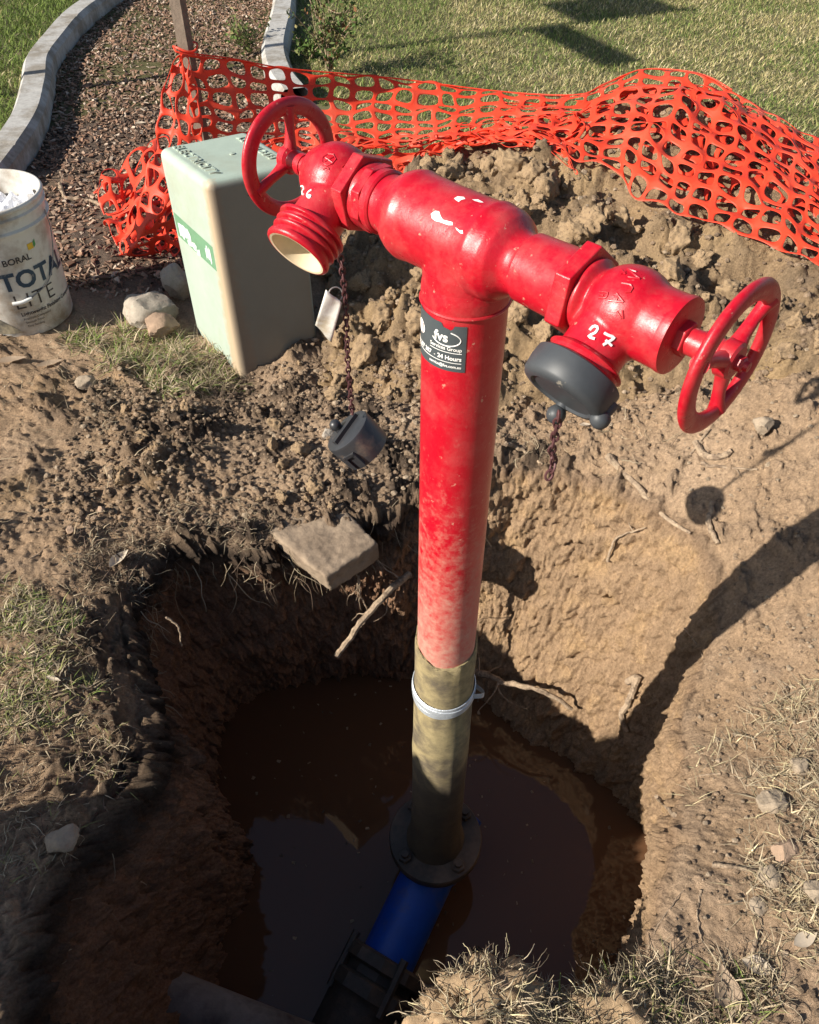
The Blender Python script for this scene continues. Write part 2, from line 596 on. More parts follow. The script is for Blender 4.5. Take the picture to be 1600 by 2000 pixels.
mw = bpy.data.materials.new('muddy_water')
mw.use_nodes = True
b = mw.node_tree.nodes['Principled BSDF']
b.inputs['Base Color'].default_value = (.115, .058, .030, 1)
b.inputs['Roughness'].default_value = .03
b.inputs['IOR'].default_value = 1.42
nw = nd(mw.node_tree, 'ShaderNodeTexNoise', Scale=9.0, Detail=2.0)
bw = nd(mw.node_tree, 'ShaderNodeBump', Strength=.03, Distance=.01)
mw.node_tree.links.new(nw.outputs['Fac'], bw.inputs['Height'])
mw.node_tree.links.new(bw.outputs[0], b.inputs['Normal'])
M['water'] = mw

# ------------------------------------------------------------------ ground: control heights
CTRL = np.array([
    (-2.2, 1, 0), (-1.3, .5, 0), (-.85, .45, 0), (-.75, 1.0, .01), (-1.1, 1.5, .01), (-1.1, 2.05, 0), (-.55, 1.5, .02), (-.3, 1.35, .02),
    (-1.5, 3, 0), (-.75, 2.5, 0), (-.8, 4, 0), (-2, 5, 0), (0, 5, 0), (2, 5, 0), (1, 4, 0), (0, 3.3, 0), (1.4, 3.5, 0), (2.4, 3.2, 0),
    (2.6, 2, .0), (2.4, .8, .0), (1.7, .3, .0), (1, -.2, 0), (0, -.4, 0), (-1, -.2, 0),
    (-.45, 1.70, -.03), (-.38, 1.60, -.02),
    # spoil heap
    (.2, 2.32, .31), (.5, 2.38, .35), (.74, 2.5, .42), (1.02, 2.4, .37), (.85, 1.86, .30), (1.25, 1.75, .28), (.66, 2.0, .30), (1.45, 2.2, .27),
    (.9, 1.5, .28), (.85, 1.33, .25), (.73, 1.21, .16), (.64, 1.17, .09), (.77, 1.01, .12), (.95, 1.0, .17), (1.15, 1.2, .24),
    (-.14, 1.98, .13), (-.24, 2.12, .13), (.04, 2.3, .27), (-.2, 1.70, .03), (.1, 1.65, .08), (.35, 1.75, .15), (.4, 1.5, .07), (.5, 2.85, .2),
    (-.36, 2.4, .03), (.9, 2.9, .18), (-.1, 2.75, .1), (.6, 1.55, .16),
    # around the hole
    (.21, .27, 0), (.33, .34, -.02), (.40, .46, -.03), (.45, .56, -.05), (.48, .65, -.06), (.50, .75, -.08), (.57, .86, -.05), (.62, .95, .0),
    (.61, 1.1, .04), (.52, 1.24, .03), (.38, 1.34, .02), (.24, 1.38, 0), (.08, 1.33, 0), (-.04, 1.25, 0), (-.17, 1.2, 0), (-.42, 1.2, 0),
    (-.66, 1.0, 0), (-.53, 1.0, -.03), (-.64, .85, 0), (-.51, .85, -.05), (-.47, .70, -.04), (-.5, .57, -.015), (-.6, .43, -.02), (-.35, .1, 0), (.02, .2, 0),
    (.62, .55, .0), (.8, .75, .03), (.62, .35, 0), (.75, .1, 0), (.72, .86, .05),
])


def tps_fit(P):
    n = len(P)
    d2 = ((P[:, None, :2] - P[None, :, :2]) ** 2).sum(2)
    K = .5 * d2 * np.log(d2 + 1e-9) + np.eye(n) * 4e-4
    A = np.zeros((n + 3, n + 3))
    A[:n, :n] = K
    A[:n, n] = 1
    A[:n, n + 1:] = P[:, :2]
    A[n:, :n] = A[:n, n:].T
    return np.linalg.solve(A, np.concatenate([P[:, 2], [0, 0, 0]]))


TPS = tps_fit(CTRL)


def G(x, y):
    x, y = np.asarray(x, float).ravel(), np.asarray(y, float).ravel()
    out = np.empty(len(x))
    n = len(CTRL)
    for i in range(0, len(x), 60000):
        xs, ys = x[i:i + 60000, None], y[i:i + 60000, None]
        d2 = (xs - CTRL[:, 0]) ** 2 + (ys - CTRL[:, 1]) ** 2
        out[i:i + 60000] = (.5 * d2 * np.log(d2 + 1e-9)) @ TPS[:n] + TPS[n] + xs[:, 0] * TPS[n + 1] + ys[:, 0] * TPS[n + 2]
    w = 1 - sstep(2.0, 3.2, np.hypot(x - .4, y - 1.5))
    return out * w


HC = np.array([0.0, .72])
RIM = np.array([(.23, .28), (.336, .345), (.388, .436), (.434, .532), (.475, .637), (.498, .752), (.565, .86), (.615, .95), (.60, 1.1), (.52, 1.22),
                (.38, 1.32), (.24, 1.36), (.08, 1.31), (-.04, 1.23), (-.17, 1.17), (-.31, 1.11), (-.42, 1.13), (-.52, 1.13), (-.56, .97), (-.51, .85),
                (-.46, .72), (-.45, .60), (-.56, .43), (-.55, .25), (-.35, .13), (-.1, .17), (.02, .24), (.1, .31)])
BOT = np.array([(-.41, .594), (-.405, .716), (-.5, .95), (-.47, 1.2), (-.1, 1.28), (.15, 1.17), (.267, 1.03), (.45, .93), (.60, .8), (.62, .705),
                (.57, .6), (.48, .48), (.36, .34), (.1, .27), (-.1, .2), (-.33, .25), (-.42, .45)])


def polar_curve(P, n, sm):
    d = P - HC
    th = np.arctan2(d[:, 1], d[:, 0])
    r = np.hypot(d[:, 0], d[:, 1])
    o = np.argsort(th)
    th, r = th[o], r[o]
    T = (np.arange(n) + .5) / n * 2 * math.pi - math.pi
    rr = np.interp(T, np.concatenate([th[-3:] - 2 * math.pi, th, th[:3] + 2 * math.pi]), np.concatenate([r[-3:], r, r[:3]]))
    k = int(n * sm)
    ker = np.hanning(2 * k + 3)[1:-1]
    ker /= ker.sum()
    return T, np.convolve(np.concatenate([rr[-k:], rr, rr[:k]]), ker, 'valid')


NT = 1500
TH, RR = polar_curve(RIM, NT, .008)
_, RB = polar_curve(BOT, NT, .02)
WATER_Z = -.68
BOT_Z = -.78


def rim_radius(x, y):
    t = np.arctan2(y - HC[1], x - HC[0])
    return np.interp(t, TH, RR)


# kerbs (centre lines), used for the zones of the ground as well
KL = spline([(-1.42, 1.2), (-1.50, 2.2), (-1.535, 3.2), (-1.66, 3.8), (-1.79, 4.3), (-1.84, 5.0), (-1.80, 5.7), (-1.6, 6.8), (-1.2, 8.2)], 90)
KR = spline([(-.50, 3.72), (-.59, 3.97), (-.67, 4.4), (-.70, 4.96), (-.755, 5.6), (-.86, 6.4), (-1.0, 7.6)], 70)


def kl_x(y): return np.interp(y, KL[:, 1], KL[:, 0])
def kr_x(y): return np.interp(y, KR[:, 1], KR[:, 0], left=KR[0, 0])


HEAP_C = np.array([(-.26, 1.66), (-.24, 2.45), (.1, 2.95), (1.0, 3.15), (1.75, 2.7), (1.95, 1.9), (1.6, 1.35), (1.05, 1.30), (.72, 1.42), (.45, 1.50), (.1, 1.50)])


def poly_sd(x, y, P):
    """signed distance to a closed polygon, positive inside"""
    x, y = x.ravel(), y.ravel()
    d = np.full(len(x), 1e9)
    ins = np.zeros(len(x), bool)
    for i in range(len(P)):
        a, b = P[i - 1], P[i]
        ab = b - a
        t = np.clip(((x - a[0]) * ab[0] + (y - a[1]) * ab[1]) / (ab @ ab), 0, 1)
        d = np.minimum(d, np.hypot(x - a[0] - t * ab[0], y - a[1] - t * ab[1]))
        c = ((a[1] > y) != (b[1] > y)) & (x < (b[0] - a[0]) * (y - a[1]) / (b[1] - a[1] + 1e-12) + a[0])
        ins ^= c
    return np.where(ins, d, -d)


def heap_mask(x, y):
    return sstep(-.06, .10, poly_sd(x, y, HEAP_C))


SAND = np.array((.46, .325, .215))
TAN = np.array((.40, .27, .165))
OCHRE = np.array((.45, .295, .15))
TOPSOIL = np.array((.065, .047, .035))
GREYB = np.array((.28, .205, .145))
CLAY = np.array((.30, .175, .107))
BED = np.array((.115, .085, .066))


def mixc(a, b, m):
    return a * (1 - m[:, None]) + b * m[:, None]


def build_ground():
    inner = np.concatenate([np.linspace(0, .06, 10, endpoint=False), np.linspace(.06, 1, 120)])
    outer = [0.0]
    step = .004
    while outer[-1] < 90:
        outer.append(outer[-1] + step)
        if outer[-1] > .35: step *= 1.018
        if outer[-1] > 1.8: step *= 1.06
    outer = np.array(outer[1:])
    ct, st = np.cos(TH), np.sin(TH)
    rows = []
    zr = G(HC[0] + RR * ct, HC[1] + RR * st)
    # bottom, wall (from the bottom up), then outside
    for q in (.02, .4, .7, .9):
        rows.append((RB * q, np.full(NT, BOT_Z), np.full(NT, 2.0), np.zeros(NT)))
    under = sstep(1.6, 2.2, TH) * (1 - sstep(2.9, 3.1, TH))        # back left is dug in under the turf
    for d in inner[::-1]:
        prof = d ** 1.25
        rad = RR + (RB - RR) * prof
        lip = .028 * np.exp(-d / .025) * np.where(np.abs(TH + .35) < .75, .35, 1)
        rad = rad + under * .07 * np.exp(-((d - .28) / .16) ** 2) * 1.0
        rad = rad - .012 * (1 - np.exp(-d / .03)) * (1 - under) + lip * .6
        rows.append((rad, zr + (BOT_Z - zr) * d - .012 * np.exp(-d / .02) * 0, np.full(NT, 1 - 0.0), np.full(NT, d)))
    for s in outer:
        rows.append((RR + .017 + s, None, np.full(NT, 0.0), np.full(NT, -s)))
    nr = len(rows)
    r = np.stack([q[0] for q in rows])
    X = HC[0] + r * ct
    Y = HC[1] + r * st
    D = np.stack([q[3] for q in rows])
    Z = np.empty_like(X)
    zo = None
    for k, q in enumerate(rows):
        if q[1] is not None: Z[k] = q[1]
    no = len(outer)
    Z[-no:] = G(X[-no:], Y[-no:]).reshape(no, NT)
    x, y, z, d = X.ravel(), Y.ravel(), Z.ravel(), D.ravel()
    P = np.stack([x, y, z], 1)
    rad = np.hypot(x - HC[0], y - HC[1])
    near = (rad < 3.2)
    idx = np.where(near)[0]
    Pn = P[idx]
    xn, yn, zn, dn = Pn[:, 0], Pn[:, 1], Pn[:, 2], d[idx]
    th = np.arctan2(yn - HC[1], xn - HC[0])
    wall = sstep(0, .05, dn)
    out = 1 - wall
    s_out = np.maximum(0, -dn)
    big = fbm(Pn * 4.5, 4)
    mid = fbm(Pn * 17 + 5, 4)
    fine = fbm(Pn * 60 + 9, 3)
    zone = fbm(np.stack([xn * 2.2, yn * 2.2, zn * 0 + 3], 1), 3)
    lum1 = lumps(Pn * 22, .8)            # about 4 cm clods
    lum2 = lumps(Pn * 55 + 31, .8)       # 2 cm crumbs
    lum3 = lumps(Pn * 120 + 11, .8)
    leftside = sstep(.15, -.15, xn) if False else 1 - sstep(-.15, .15, xn)
    back = sstep(1.0, 1.15, yn) * (1 - sstep(1.75, 1.95, yn))
    right = sstep(.1, .35, xn)
    # crumbly band behind and to the left of the hole
    bil1 = billow(Pn * 13 + .06 * mid[:, None] * 13, 4)
    bil2 = billow(Pn * 34 + 7, 3)
    crumb = np.clip(.30 + .75 * mid + .9 * zone, 0, 1) * back * (1 - sstep(.28, .42, xn) * (1 - sstep(1.28, 1.4, yn)))
    rimband = np.exp(-s_out / .10) * out
    crumb = np.maximum(crumb, rimband * np.clip(.55 + mid, 0, 1) * (1 - .92 * right * (1 - sstep(1.2, 1.35, yn))))
    dark = np.zeros(len(xn))
    for px, py, sg_, am in ((480, 1085, .10, 1), (390, 1075, .07, 1), (560, 1010, .06, .7), (400, 830, .09, 1), (300, 865, .06, .8), (560, 790, .09, 1), (440, 735, .09, 1.1), (700, 815, .07, .9), (760, 900, .07, 1),
                            (690, 965, .08, .9), (250, 1110, .07, 1), (610, 690, .06, .6), (150, 850, .05, .5), (230, 1230, .10, .9), (230, 1480, .10, .8), (520, 880, .08, .6), (990, 940, .05, .9), (1060, 900, .05, .7), (800, 960, .06, 1)):
        q_ = at_z(px, py)
        dark = np.maximum(dark, am * np.exp(-((xn - q_[0]) ** 2 + (yn - q_[1]) ** 2) / (2 * (sg_ * .75) ** 2)))
    dark = np.clip(dark * (.50 + 1.9 * np.clip(mid + .2, 0, 1)) + .7 * fine * dark, 0, 1)
    crumb = np.maximum(crumb, dark * .95)
    rightslope = right * out * sstep(.80, .95, yn) * (1 - sstep(1.3, 1.45, yn))
    crumb = np.maximum(crumb, .55 * rightslope * np.clip(.45 + mid * 1.8 + zone, 0, 1))
    wallright = wall * (1 - sstep(1.3, 1.7, th)) * sstep(-1.35, -1.05, th)
    rough = 1 - .6 * wallright
    fine2 = fbm(Pn * 150 + 3, 3)
    disp = big * .018 * (1 - .4 * wallright) + mid * .009 * rough + fine * .003 + fine2 * .0022 * (.5 + crumb)
    disp = disp + crumb * out * (bil1 * .050 * np.clip(.55 + 1.6 * big + mid, .1, 1.3) + bil2 * .020 + lum2 * .006 + lum3 * .006 + fine * .005 + fine2 * .004 - .022) + (1 - crumb) * out * (lum2 * .0015 + lum3 * .0026 * np.clip(.5 + zone + mid, 0, 1))
    disp = disp + wall * rough * (bil1 * .045 + bil2 * .014 + lum3 * .004) + wallright * (-.010 + bil1 * .016 * np.clip(.5 + 2 * zone, 0, 1) + bil2 * .007 + fine2 * .0015 - np.clip(mid - .22, 0, 1) * .03)
    # ragged turf edge at the lip
    lipz = np.exp(-(np.where(dn > 0, dn * .7, s_out) / .03) ** 2)
    disp = disp + lipz * (mid * .015 + fine * .008) * (1 - .85 * right * (1 - sstep(1.1, 1.25, yn)))
    # gouges the bucket teeth left in the near left bank
    gx = (xn + .62) * .82 + (yn - .60) * -.57
    gm = np.exp(-((xn + .63) / .10) ** 2 - ((yn - .58) / .12) ** 2) * out
    disp = disp + gm * .006 * np.sin((xn * .63 - yn * .77) * 2 * math.pi / .021 + mid * 3.5) * (.4 + np.clip(mid + .5, 0, 1))
    far = 1 - sstep(1.9, 2.6, np.hypot(xn, yn - .7))
    disp = disp * (.3 + .7 * far)
    nx, ny = np.cos(th), np.sin(th)
    # outside the hole push up, inside push out of the wall
    bottom = (dn == 0) & (zn <= BOT_Z + 1e-4)
    disp = np.where(bottom, 0, disp)
    wz = np.clip(out + (1 - sstep(0, .12, dn)) * .5, 0, 1)
    z2 = zn + disp * wz
    x2 = xn - nx * disp * wall
    y2 = yn - ny * disp * wall
    hm = heap_mask(xn, yn) * out
    z2 = z2 - hm * .07
    lawn_ = np.maximum(((xn > -.05) & (yn > 2.55)) * sstep(.0, .1, -poly_sd(xn, yn, HEAP_C)), (xn < kl_x(yn)) * (yn > 1.0) * 1.0)
    z2 = np.where(lawn_ > 0, np.minimum(z2, -.02 * lawn_ + z2 * (1 - lawn_)), z2)
    P[idx] = np.stack([x2, y2, z2], 1)
    P[idx] += 0
    # ------------ colours of the earth itself
    c = np.tile(SAND, (len(xn), 1))
    c = mixc(c, TAN, np.clip(.5 + zone * 1.6, 0, 1))
    c = mixc(c, GREYB, np.clip(.10 + mid * .9 + zone * .4, 0, .75) * out)
    c = mixc(c, OCHRE, np.clip(big * 1.6 - .25, 0, .8) * back)
    c = mixc(c, TOPSOIL, np.clip(dark * 1.15, 0, .95) * out)
    c = mixc(c, TOPSOIL, np.clip(crumb * (1.1 * np.clip(.15 + 1.5 * big + 1.1 * mid, 0, 1)), 0, .9) * out * (1 - .6 * right))
    bed = ((xn > kl_x(yn)) & (xn < np.where(yn > KR[0, 1], kr_x(yn), 9)) & (yn > 1.9)).astype(float)
    bedm = bed * sstep(1.95, 2.25, yn + .1 * zone)
    c = mixc(c, BED, bedm * np.clip(.95 - np.clip(zone * 1.2 - .15, 0, .6), 0, 1))
    lawnm = ((xn > -.1) & (yn > 2.5)).astype(float) * sstep(.0, .1, -poly_sd(xn, yn, HEAP_C))
    c = mixc(c, np.array((.12, .11, .05)), lawnm)
    # in the wall: dark topsoil, then red brown clay, sandy on the right
    wl = mixc(np.tile(CLAY, (len(xn), 1)), TAN * .95, np.clip(wallright * 1.0, 0, 1))
    wl = mixc(wl, OCHRE, np.clip(mid * 1.2, 0, .5) * wallright)
    tops = np.clip(1 - sstep(.06, .20, dn + .08 * mid), 0, 1) * (1 - wallright)
    wl = mixc(wl, TOPSOIL, tops)
    wl = mixc(wl, TOPSOIL, np.clip(mid * 1.3 - .1, 0, .35) * (1 - wallright))
    c = mixc(c, wl, wall)
    c *= (1 + .3 * fine + .25 * fine2 + .2 * mid)[:, None]
    col = np.tile(np.array((.12, .11, .05)), (len(P), 1))
    col[idx] = np.clip(c, .02, .9)
    i, k = np.meshgrid(np.arange(nr - 1), np.arange(NT), indexing='ij')
    i, k = i.ravel(), k.ravel()
    k2 = (k + 1) % NT
    F = np.stack([i * NT + k, i * NT + k2, (i + 1) * NT + k2, (i + 1) * NT + k], 1)
    F = F[:, ::-1].copy() if False else F
    o = mesh_np('ground', P, [F], M['soil'], smooth=True, col=col)
    tag(o, kind='structure')
    return o, P, F


def grid_mesh(x0, x1, y0, y1, step):
    xs = np.arange(x0, x1, step)
    ys = np.arange(y0, y1, step)
    X, Y = np.meshgrid(xs, ys, indexing='ij')
    nx, ny = X.shape
    i, j = np.meshgrid(np.arange(nx - 1), np.arange(ny - 1), indexing='ij')
    i, j = i.ravel(), j.ravel()
    F = np.stack([i * ny + j, (i + 1) * ny + j, (i + 1) * ny + j + 1, i * ny + j + 1], 1)
    return X.ravel(), Y.ravel(), F


TOPE = np.array([at_y(350, 103, 2.46), at_y(455, 116, 2.55), at_y(560, 135, 2.65), at_y(760, 153, 2.75), at_y(980, 180, 2.75), at_y(1125, 186, 2.68), at_y(1180, 165, 2.72), at_y(1245, 139, 2.75), at_y(1310, 137, 2.72),
                 at_y(1380, 150, 2.66), at_y(1450, 190, 2.55), at_y(1530, 235, 2.42), at_y(1600, 283, 2.3), at_y(1750, 390, 2.1)])
BOTE = np.array([at_y(392, 330, 2.40), at_y(470, 325, 2.42), at_y(590, 300, 2.45), at_y(760, 288, 2.45), at_y(900, 268, 2.42), at_y(985, 283, 2.35), at_y(1060, 306, 2.28), at_y(1120, 326, 2.2), at_y(1190, 352, 2.13),
                 at_y(1300, 408, 1.96), at_y(1420, 458, 1.86), at_y(1510, 495, 1.78), at_y(1600, 527, 1.68), at_y(1750, 585, 1.58)])
TS, BS = spline(TOPE, 200), spline(BOTE, 200)


def build_heap():
    x, y, F = grid_mesh(-.45, 2.05, 1.25, 3.25, .0062)
    sd = poly_sd(x, y, HEAP_C)
    hm = sstep(-.06, .10, sd)
    z = G(x, y)
    P = np.stack([x, y, z], 1)
    # break the lattice so that the lumps are not seen as columns
    big = fbm(P * 3.1 + 2, 3)
    mid = fbm(P * 11 + 5, 4)
    fine = fbm(P * 55 + 9, 3)
    warp = np.stack([fbm(P * 6 + 20, 2), fbm(P * 6 + 40, 2), fbm(P * 6 + 60, 2)], 1) * .05
    Q = P + warp
    l0 = lumps(Q * 8.5 + 3, .8)
    l1 = lumps(Q * 19 + 13, .8)
    l2 = lumps(Q * 44 + 31, .8)
    l3 = lumps(Q * 100 + 11, .8)
    m = np.clip(.65 + 1.2 * mid, .15, 1.2)
    fine2 = fbm(P * 140 + 3, 3)
    disp = big * .035 + mid * .03 + billow(Q * 5.2 + 3, 4, gain=.45) * .092 * np.clip(.75 + 1.2 * big, .3, 1.2) + billow(Q * 21 + 9, 3) * .026 * m + l1 * .012 * m + l2 * .007 + l3 * .006 + fine * .007 + fine2 * .004 - .055
    under = sstep(-.03, .06, y - np.interp(x, BS[:, 0], BS[:, 1])) * sstep(.02, .10, x)      # pressed down where the netting lies
    disp = disp * (1 - .5 * under)
    disp = disp - under * np.maximum(disp - .018, 0) * .8
    zz = z + disp * np.clip(hm * 1.2, 0, 1) - .07 * (1 - hm)
    sx = fbm(P * 24 + 70, 2) * .012
    sy = fbm(P * 24 + 90, 2) * .012
    V = np.stack([x + sx, y + sy, zz], 1)
    keep = sd[F].max(1) > -.07
    F = F[keep]
    used = np.unique(F)
    remap = np.full(len(V), -1)
    remap[used] = np.arange(len(used))
    c = np.tile(np.array((.30, .21, .128)), (len(V), 1))
    c = mixc(c, np.array((.385, .265, .142)), np.clip(.35 + big * 1.8, 0, 1))
    c = mixc(c, np.array((.15, .11, .08)), np.clip(mid * 1.8 - .05, 0, .8))
    c = mixc(c, OCHRE * .9, np.clip(-big * 1.4 - .15, 0, .5))
    c *= (1 + .3 * fine + .12 * (l2 - .4))[:, None]
    o = mesh_np('soil_heap', V[used], [remap[F]], M['soil'], smooth=True, col=np.clip(c[used], .02, .9))
    tag(o, 'heap of lumpy brown excavated soil behind the red hydrant, partly under orange netting', 'soil heap')
    return o, V[used], remap[F]


ground, GP, GF = build_ground()
heap, HP, HF = build_heap()
selg = (np.hypot(GP[GF[:, 0], 0], GP[GF[:, 0], 1] - .8) < 2.6)
vv = np.concatenate([GP, HP])
ff = np.concatenate([GF[selg], HF + len(GP)])
BV = BVHTree.FromPolygons(vv.tolist(), ff.tolist())


def hit(px, py, lift=0.0):
    """where the line of sight through a point of the photograph meets the earth"""
    d = Vector(ray(px, py)).normalized()
    h = BV.ray_cast(Vector((0, 0, CAM_Z)), d)
    if h[0] is None:
        return at_z(px, py, 0.0)
    n = h[1] if h[1].dot(d) < 0 else -h[1]
    return np.array(h[0] + n * lift)


def drop(x, y, z0=1.0):
    h = BV.ray_cast(Vector((x, y, z0)), Vector((0, 0, -1)))
    return h[0].z if h[0] is not None else 0.0


# water in the hole
wm = MB()
wm.lathe([(0, .0001), (.001, .75)], (HC[0], HC[1], WATER_Z), (0, 0, 1), 64, cap=False)
V, F = wm.arrays()
V[:, 2] = WATER_Z
water = mesh_np('water', V, F, M['water'], smooth=False)
tag(water, kind='structure')

_r = np.random.default_rng(77)
_a = _r.uniform(0, 2 * math.pi, 260); _q = .52 * _r.random(260) ** .5
SCUM = (HC[0] + _q * np.cos(_a), HC[1] + _q * np.sin(_a))

# ------------------------------------------------------------------ kerbs
def kerb(P, name, w=.13, h=.085):
    T = np.gradient(P, axis=0)
    T /= np.linalg.norm(T, axis=1)[:, None]
    N = np.stack([T[:, 1], -T[:, 0]], 1)
    sec = [(-w / 2, -.06), (-w / 2, h - .022), (-w / 2 + .02, h), (w / 2 - .02, h), (w / 2, h - .022), (w / 2, -.06)]
    L = np.concatenate([[0], np.cumsum(np.linalg.norm(np.diff(P, axis=0), axis=1))])
    V = []
    for k in range(len(P)):
        cut = 1.0 if (L[k] % .62) > .02 else .94
        wob = .004 * math.sin(L[k] * 7)
        for a, b in sec:
            V.append((P[k, 0] + N[k, 0] * a * (1 if cut == 1 else .97), P[k, 1] + N[k, 1] * a, b * cut + wob if b > 0 else b))
    m = len(sec)
    F = []
    for k in range(len(P) - 1):
        for j in range(m - 1):
            F.append((k * m + j, k * m + j + 1, (k + 1) * m + j + 1, (k + 1) * m + j))
    o = mesh_np(name, V, [F], M['concrete'], smooth=True, sharp=R(40))
    tag(o, kind='structure')
    return o


kerb(spline(KL, 420), 'kerb')
kerb(spline(KR, 300), 'kerb')

# ------------------------------------------------------------------ lawns
def lawn_sheet(name, edge, side, far):
    """strip grid from a kerb edge outwards"""
    n, m = len(edge), 14
    V, F = [], []
    for k in range(n):
        for j in range(m):
            t = (j / (m - 1)) ** 2
            x = edge[k, 0] * (1 - t) + far * t
            V.append((x, edge[k, 1], .004 + .004 * math.sin(x * 3 + edge[k, 1] * 2)))
    for k in range(n - 1):
        for j in range(m - 1):
            F.append((k * m + j, k * m + j + 1, (k + 1) * m + j + 1, (k + 1) * m + j))
    o = mesh_np(name, V, [F], M['lawn'])
    tag(o, kind='structure')
    return o


eR = np.vstack([[(3.0, 2.86), (.6, 3.25)], KR + np.array([.05, 0]), [(-1.0, 30)]])
eR = np.vstack([KR + np.array([.05, 0]), [(-1.0, 40)]])
eR = np.vstack([[(-.1, 2.95), (-.35, 3.35)], eR])
eL = np.vstack([KL - np.array([.05, 0]), [(-1.2, 40)]])
lawn_sheet('lawn', eR, 1, 40)
lawn_sheet('lawn', eL, -1, -40)


def blades(name, X, Y, Z, length, width, cols, lean=.6, mat='attr', az=None, droop=.35, seed=1, parent=None):
    """grass blades: two quads and a tip each, one mesh"""
    r = np.random.default_rng(seed)
    n = len(X)
    az = r.random(n) * 2 * math.pi if az is None else az
    le = length * (.5 + .8 * r.random(n))
    wd = width * (.6 + .7 * r.random(n))
    ln = lean * (.3 + 1.0 * r.random(n))
    dx, dy = np.cos(az), np.sin(az)
    tw = az + math.pi / 2 + r.normal(0, .5, n)
    sx, sy = np.cos(tw) * wd / 2, np.sin(tw) * wd / 2
    B = np.stack([X, Y, Z], 1)
    def P(t):
        hor = le * (np.sin(ln) * t + droop * t * t)
        ver = le * (np.cos(ln) * t - droop * .8 * t * t * np.sin(ln))
        return B + np.stack([dx * hor, dy * hor, ver], 1)
    S = np.stack([sx, sy, np.zeros(n)], 1)
    p0, p1, p2 = P(0), P(.5), P(1.0)
    V = np.stack([p0 - S, p0 + S, p1 - S * .8, p1 + S * .8, p2], 1).reshape(-1, 3)
    b = np.arange(n) * 5
    Q = np.stack([b, b + 1, b + 3, b + 2], 1)
    T = np.stack([b + 2, b + 3, b + 4], 1)
    c = np.repeat(cols, 5, axis=0)
    o = mesh_np(name, V, [Q, T], M[mat], smooth=False, col=c, parent=parent)
    return o


def pick(cols, w, n, r, jit=.2):
    cols = np.array(cols)
    k = r.choice(len(cols), n, p=np.array(w) / sum(w))
    return np.clip(cols[k] * (1 + r.normal(0, jit, n))[:, None], .01, .95)


GREEN, DGREEN, STRAW, PALE, OLIVE = (.15, .205, .05), (.08, .13, .03), (.42, .35, .17), (.56, .48, .29), (.26, .255, .10)
r = np.random.default_rng(3)
n = 250000
X = r.uniform(-1.0, 4.1, n)
Y = r.uniform(2.4, 6.9, n)
ok = (X > np.where(Y > KR[0, 1], kr_x(Y) + .075, -.3)) & (poly_sd(X, Y, HEAP_C) < -.05) & (X < .62 * Y + 1.1)
ok &= (Y > 2.55) & (X > -.15 - .3 * (Y - 2.9))
X, Y = X[ok], Y[ok]
pz = fbm(np.stack([X * 1.6, Y * 1.6, X * 0], 1), 3)
pg = np.clip(.52 + pz * 1.4, .05, .97)
pg = np.where((X < .25), np.clip(pg + .35, 0, .95), pg)
pk = r.random(len(X)) < pg
cg = pick([GREEN, OLIVE, DGREEN], [.5, .4, .15], len(X), r)
cs = pick([STRAW, PALE, OLIVE], [.45, .2, .35], len(X), r)
cols = np.where(pk[:, None], cg, cs)
o = blades('lawn_grass', X, Y, np.full(len(X), .008), .026, .0036, cols, lean=.85, seed=5)
tag(o, 'short dry green lawn grass behind the orange netting', 'grass', kind='stuff')
n = 90000
X = r.uniform(-4.0, -1.4, n)
Y = r.uniform(2.0, 6.8, n)
ok = (X < kl_x(Y) - .075) & (X > -.62 * Y - .5)
X, Y = X[ok], Y[ok]
pz = fbm(np.stack([X * 1.6, Y * 1.6, X * 0 + 4], 1), 3)
dk = kl_x(Y) - X
pg = np.clip(.95 - .55 * sstep(.25, .9, dk) + pz * .9, .05, .97)
pk = r.random(len(X)) < pg
cg = pick([GREEN, (.17, .23, .05), DGREEN], [.5, .4, .1], len(X), r)
cs = pick([STRAW, PALE, OLIVE], [.45, .2, .35], len(X), r)
o = blades('lawn_grass', X, Y, np.full(len(X), .008), .042, .0046, np.where(pk[:, None], cg, cs), lean=.8, seed=6)
tag(o, 'greener lawn grass outside the curved kerb beyond the bucket', 'grass', kind='stuff')

# ------------------------------------------------------------------ bark mulch in the bed
def chip_field(name, X, Y, Z, size, cols, seed, aspect=3.0, tilt=.45):
    r = np.random.default_rng(seed)
    n = len(X)
    l = size * (.4 + 1.0 * r.random(n) ** 1.5)
    w = l / aspect * (.6 + .9 * r.random(n))
    t = w * .35
    az = r.random(n) * math.pi * 2
    ti = r.normal(0, tilt, n)
    a = np.stack([np.cos(az) * np.cos(ti), np.sin(az) * np.cos(ti), np.sin(ti)], 1)
    b = np.stack([-np.sin(az), np.cos(az), r.normal(0, .4, n)], 1)
    b /= np.linalg.norm(b, axis=1)[:, None]
    c = np.cross(a, b)
    P = np.stack([X, Y, Z + t * .6], 1)
    V = []
    for (u, v, h, k) in ((-1, -.6, -1, 1), (1, -.4, -1, 1), (.8, .5, -1, 1), (-.9, .7, -1, 1), (-.9, -.5, 1, 1), (.9, -.35, 1, 1), (.7, .4, 1, 1), (-.8, .55, 1, 1)):
        V.append(P + a * (u * l / 2)[:, None] + b * (v * w)[:, None] + c * (h * t / 2)[:, None])
    V = np.stack(V, 1).reshape(-1, 3)
    k = np.arange(n) * 8
    F = np.concatenate([np.stack([k + q for q in f], 1) for f in ((4, 5, 6, 7), (0, 1, 5, 4), (1, 2, 6, 5), (2, 3, 7, 6), (3, 0, 4, 7))])
    return mesh_np(name, V, [F], M['chips'], smooth=False, col=np.repeat(cols, 8, axis=0))


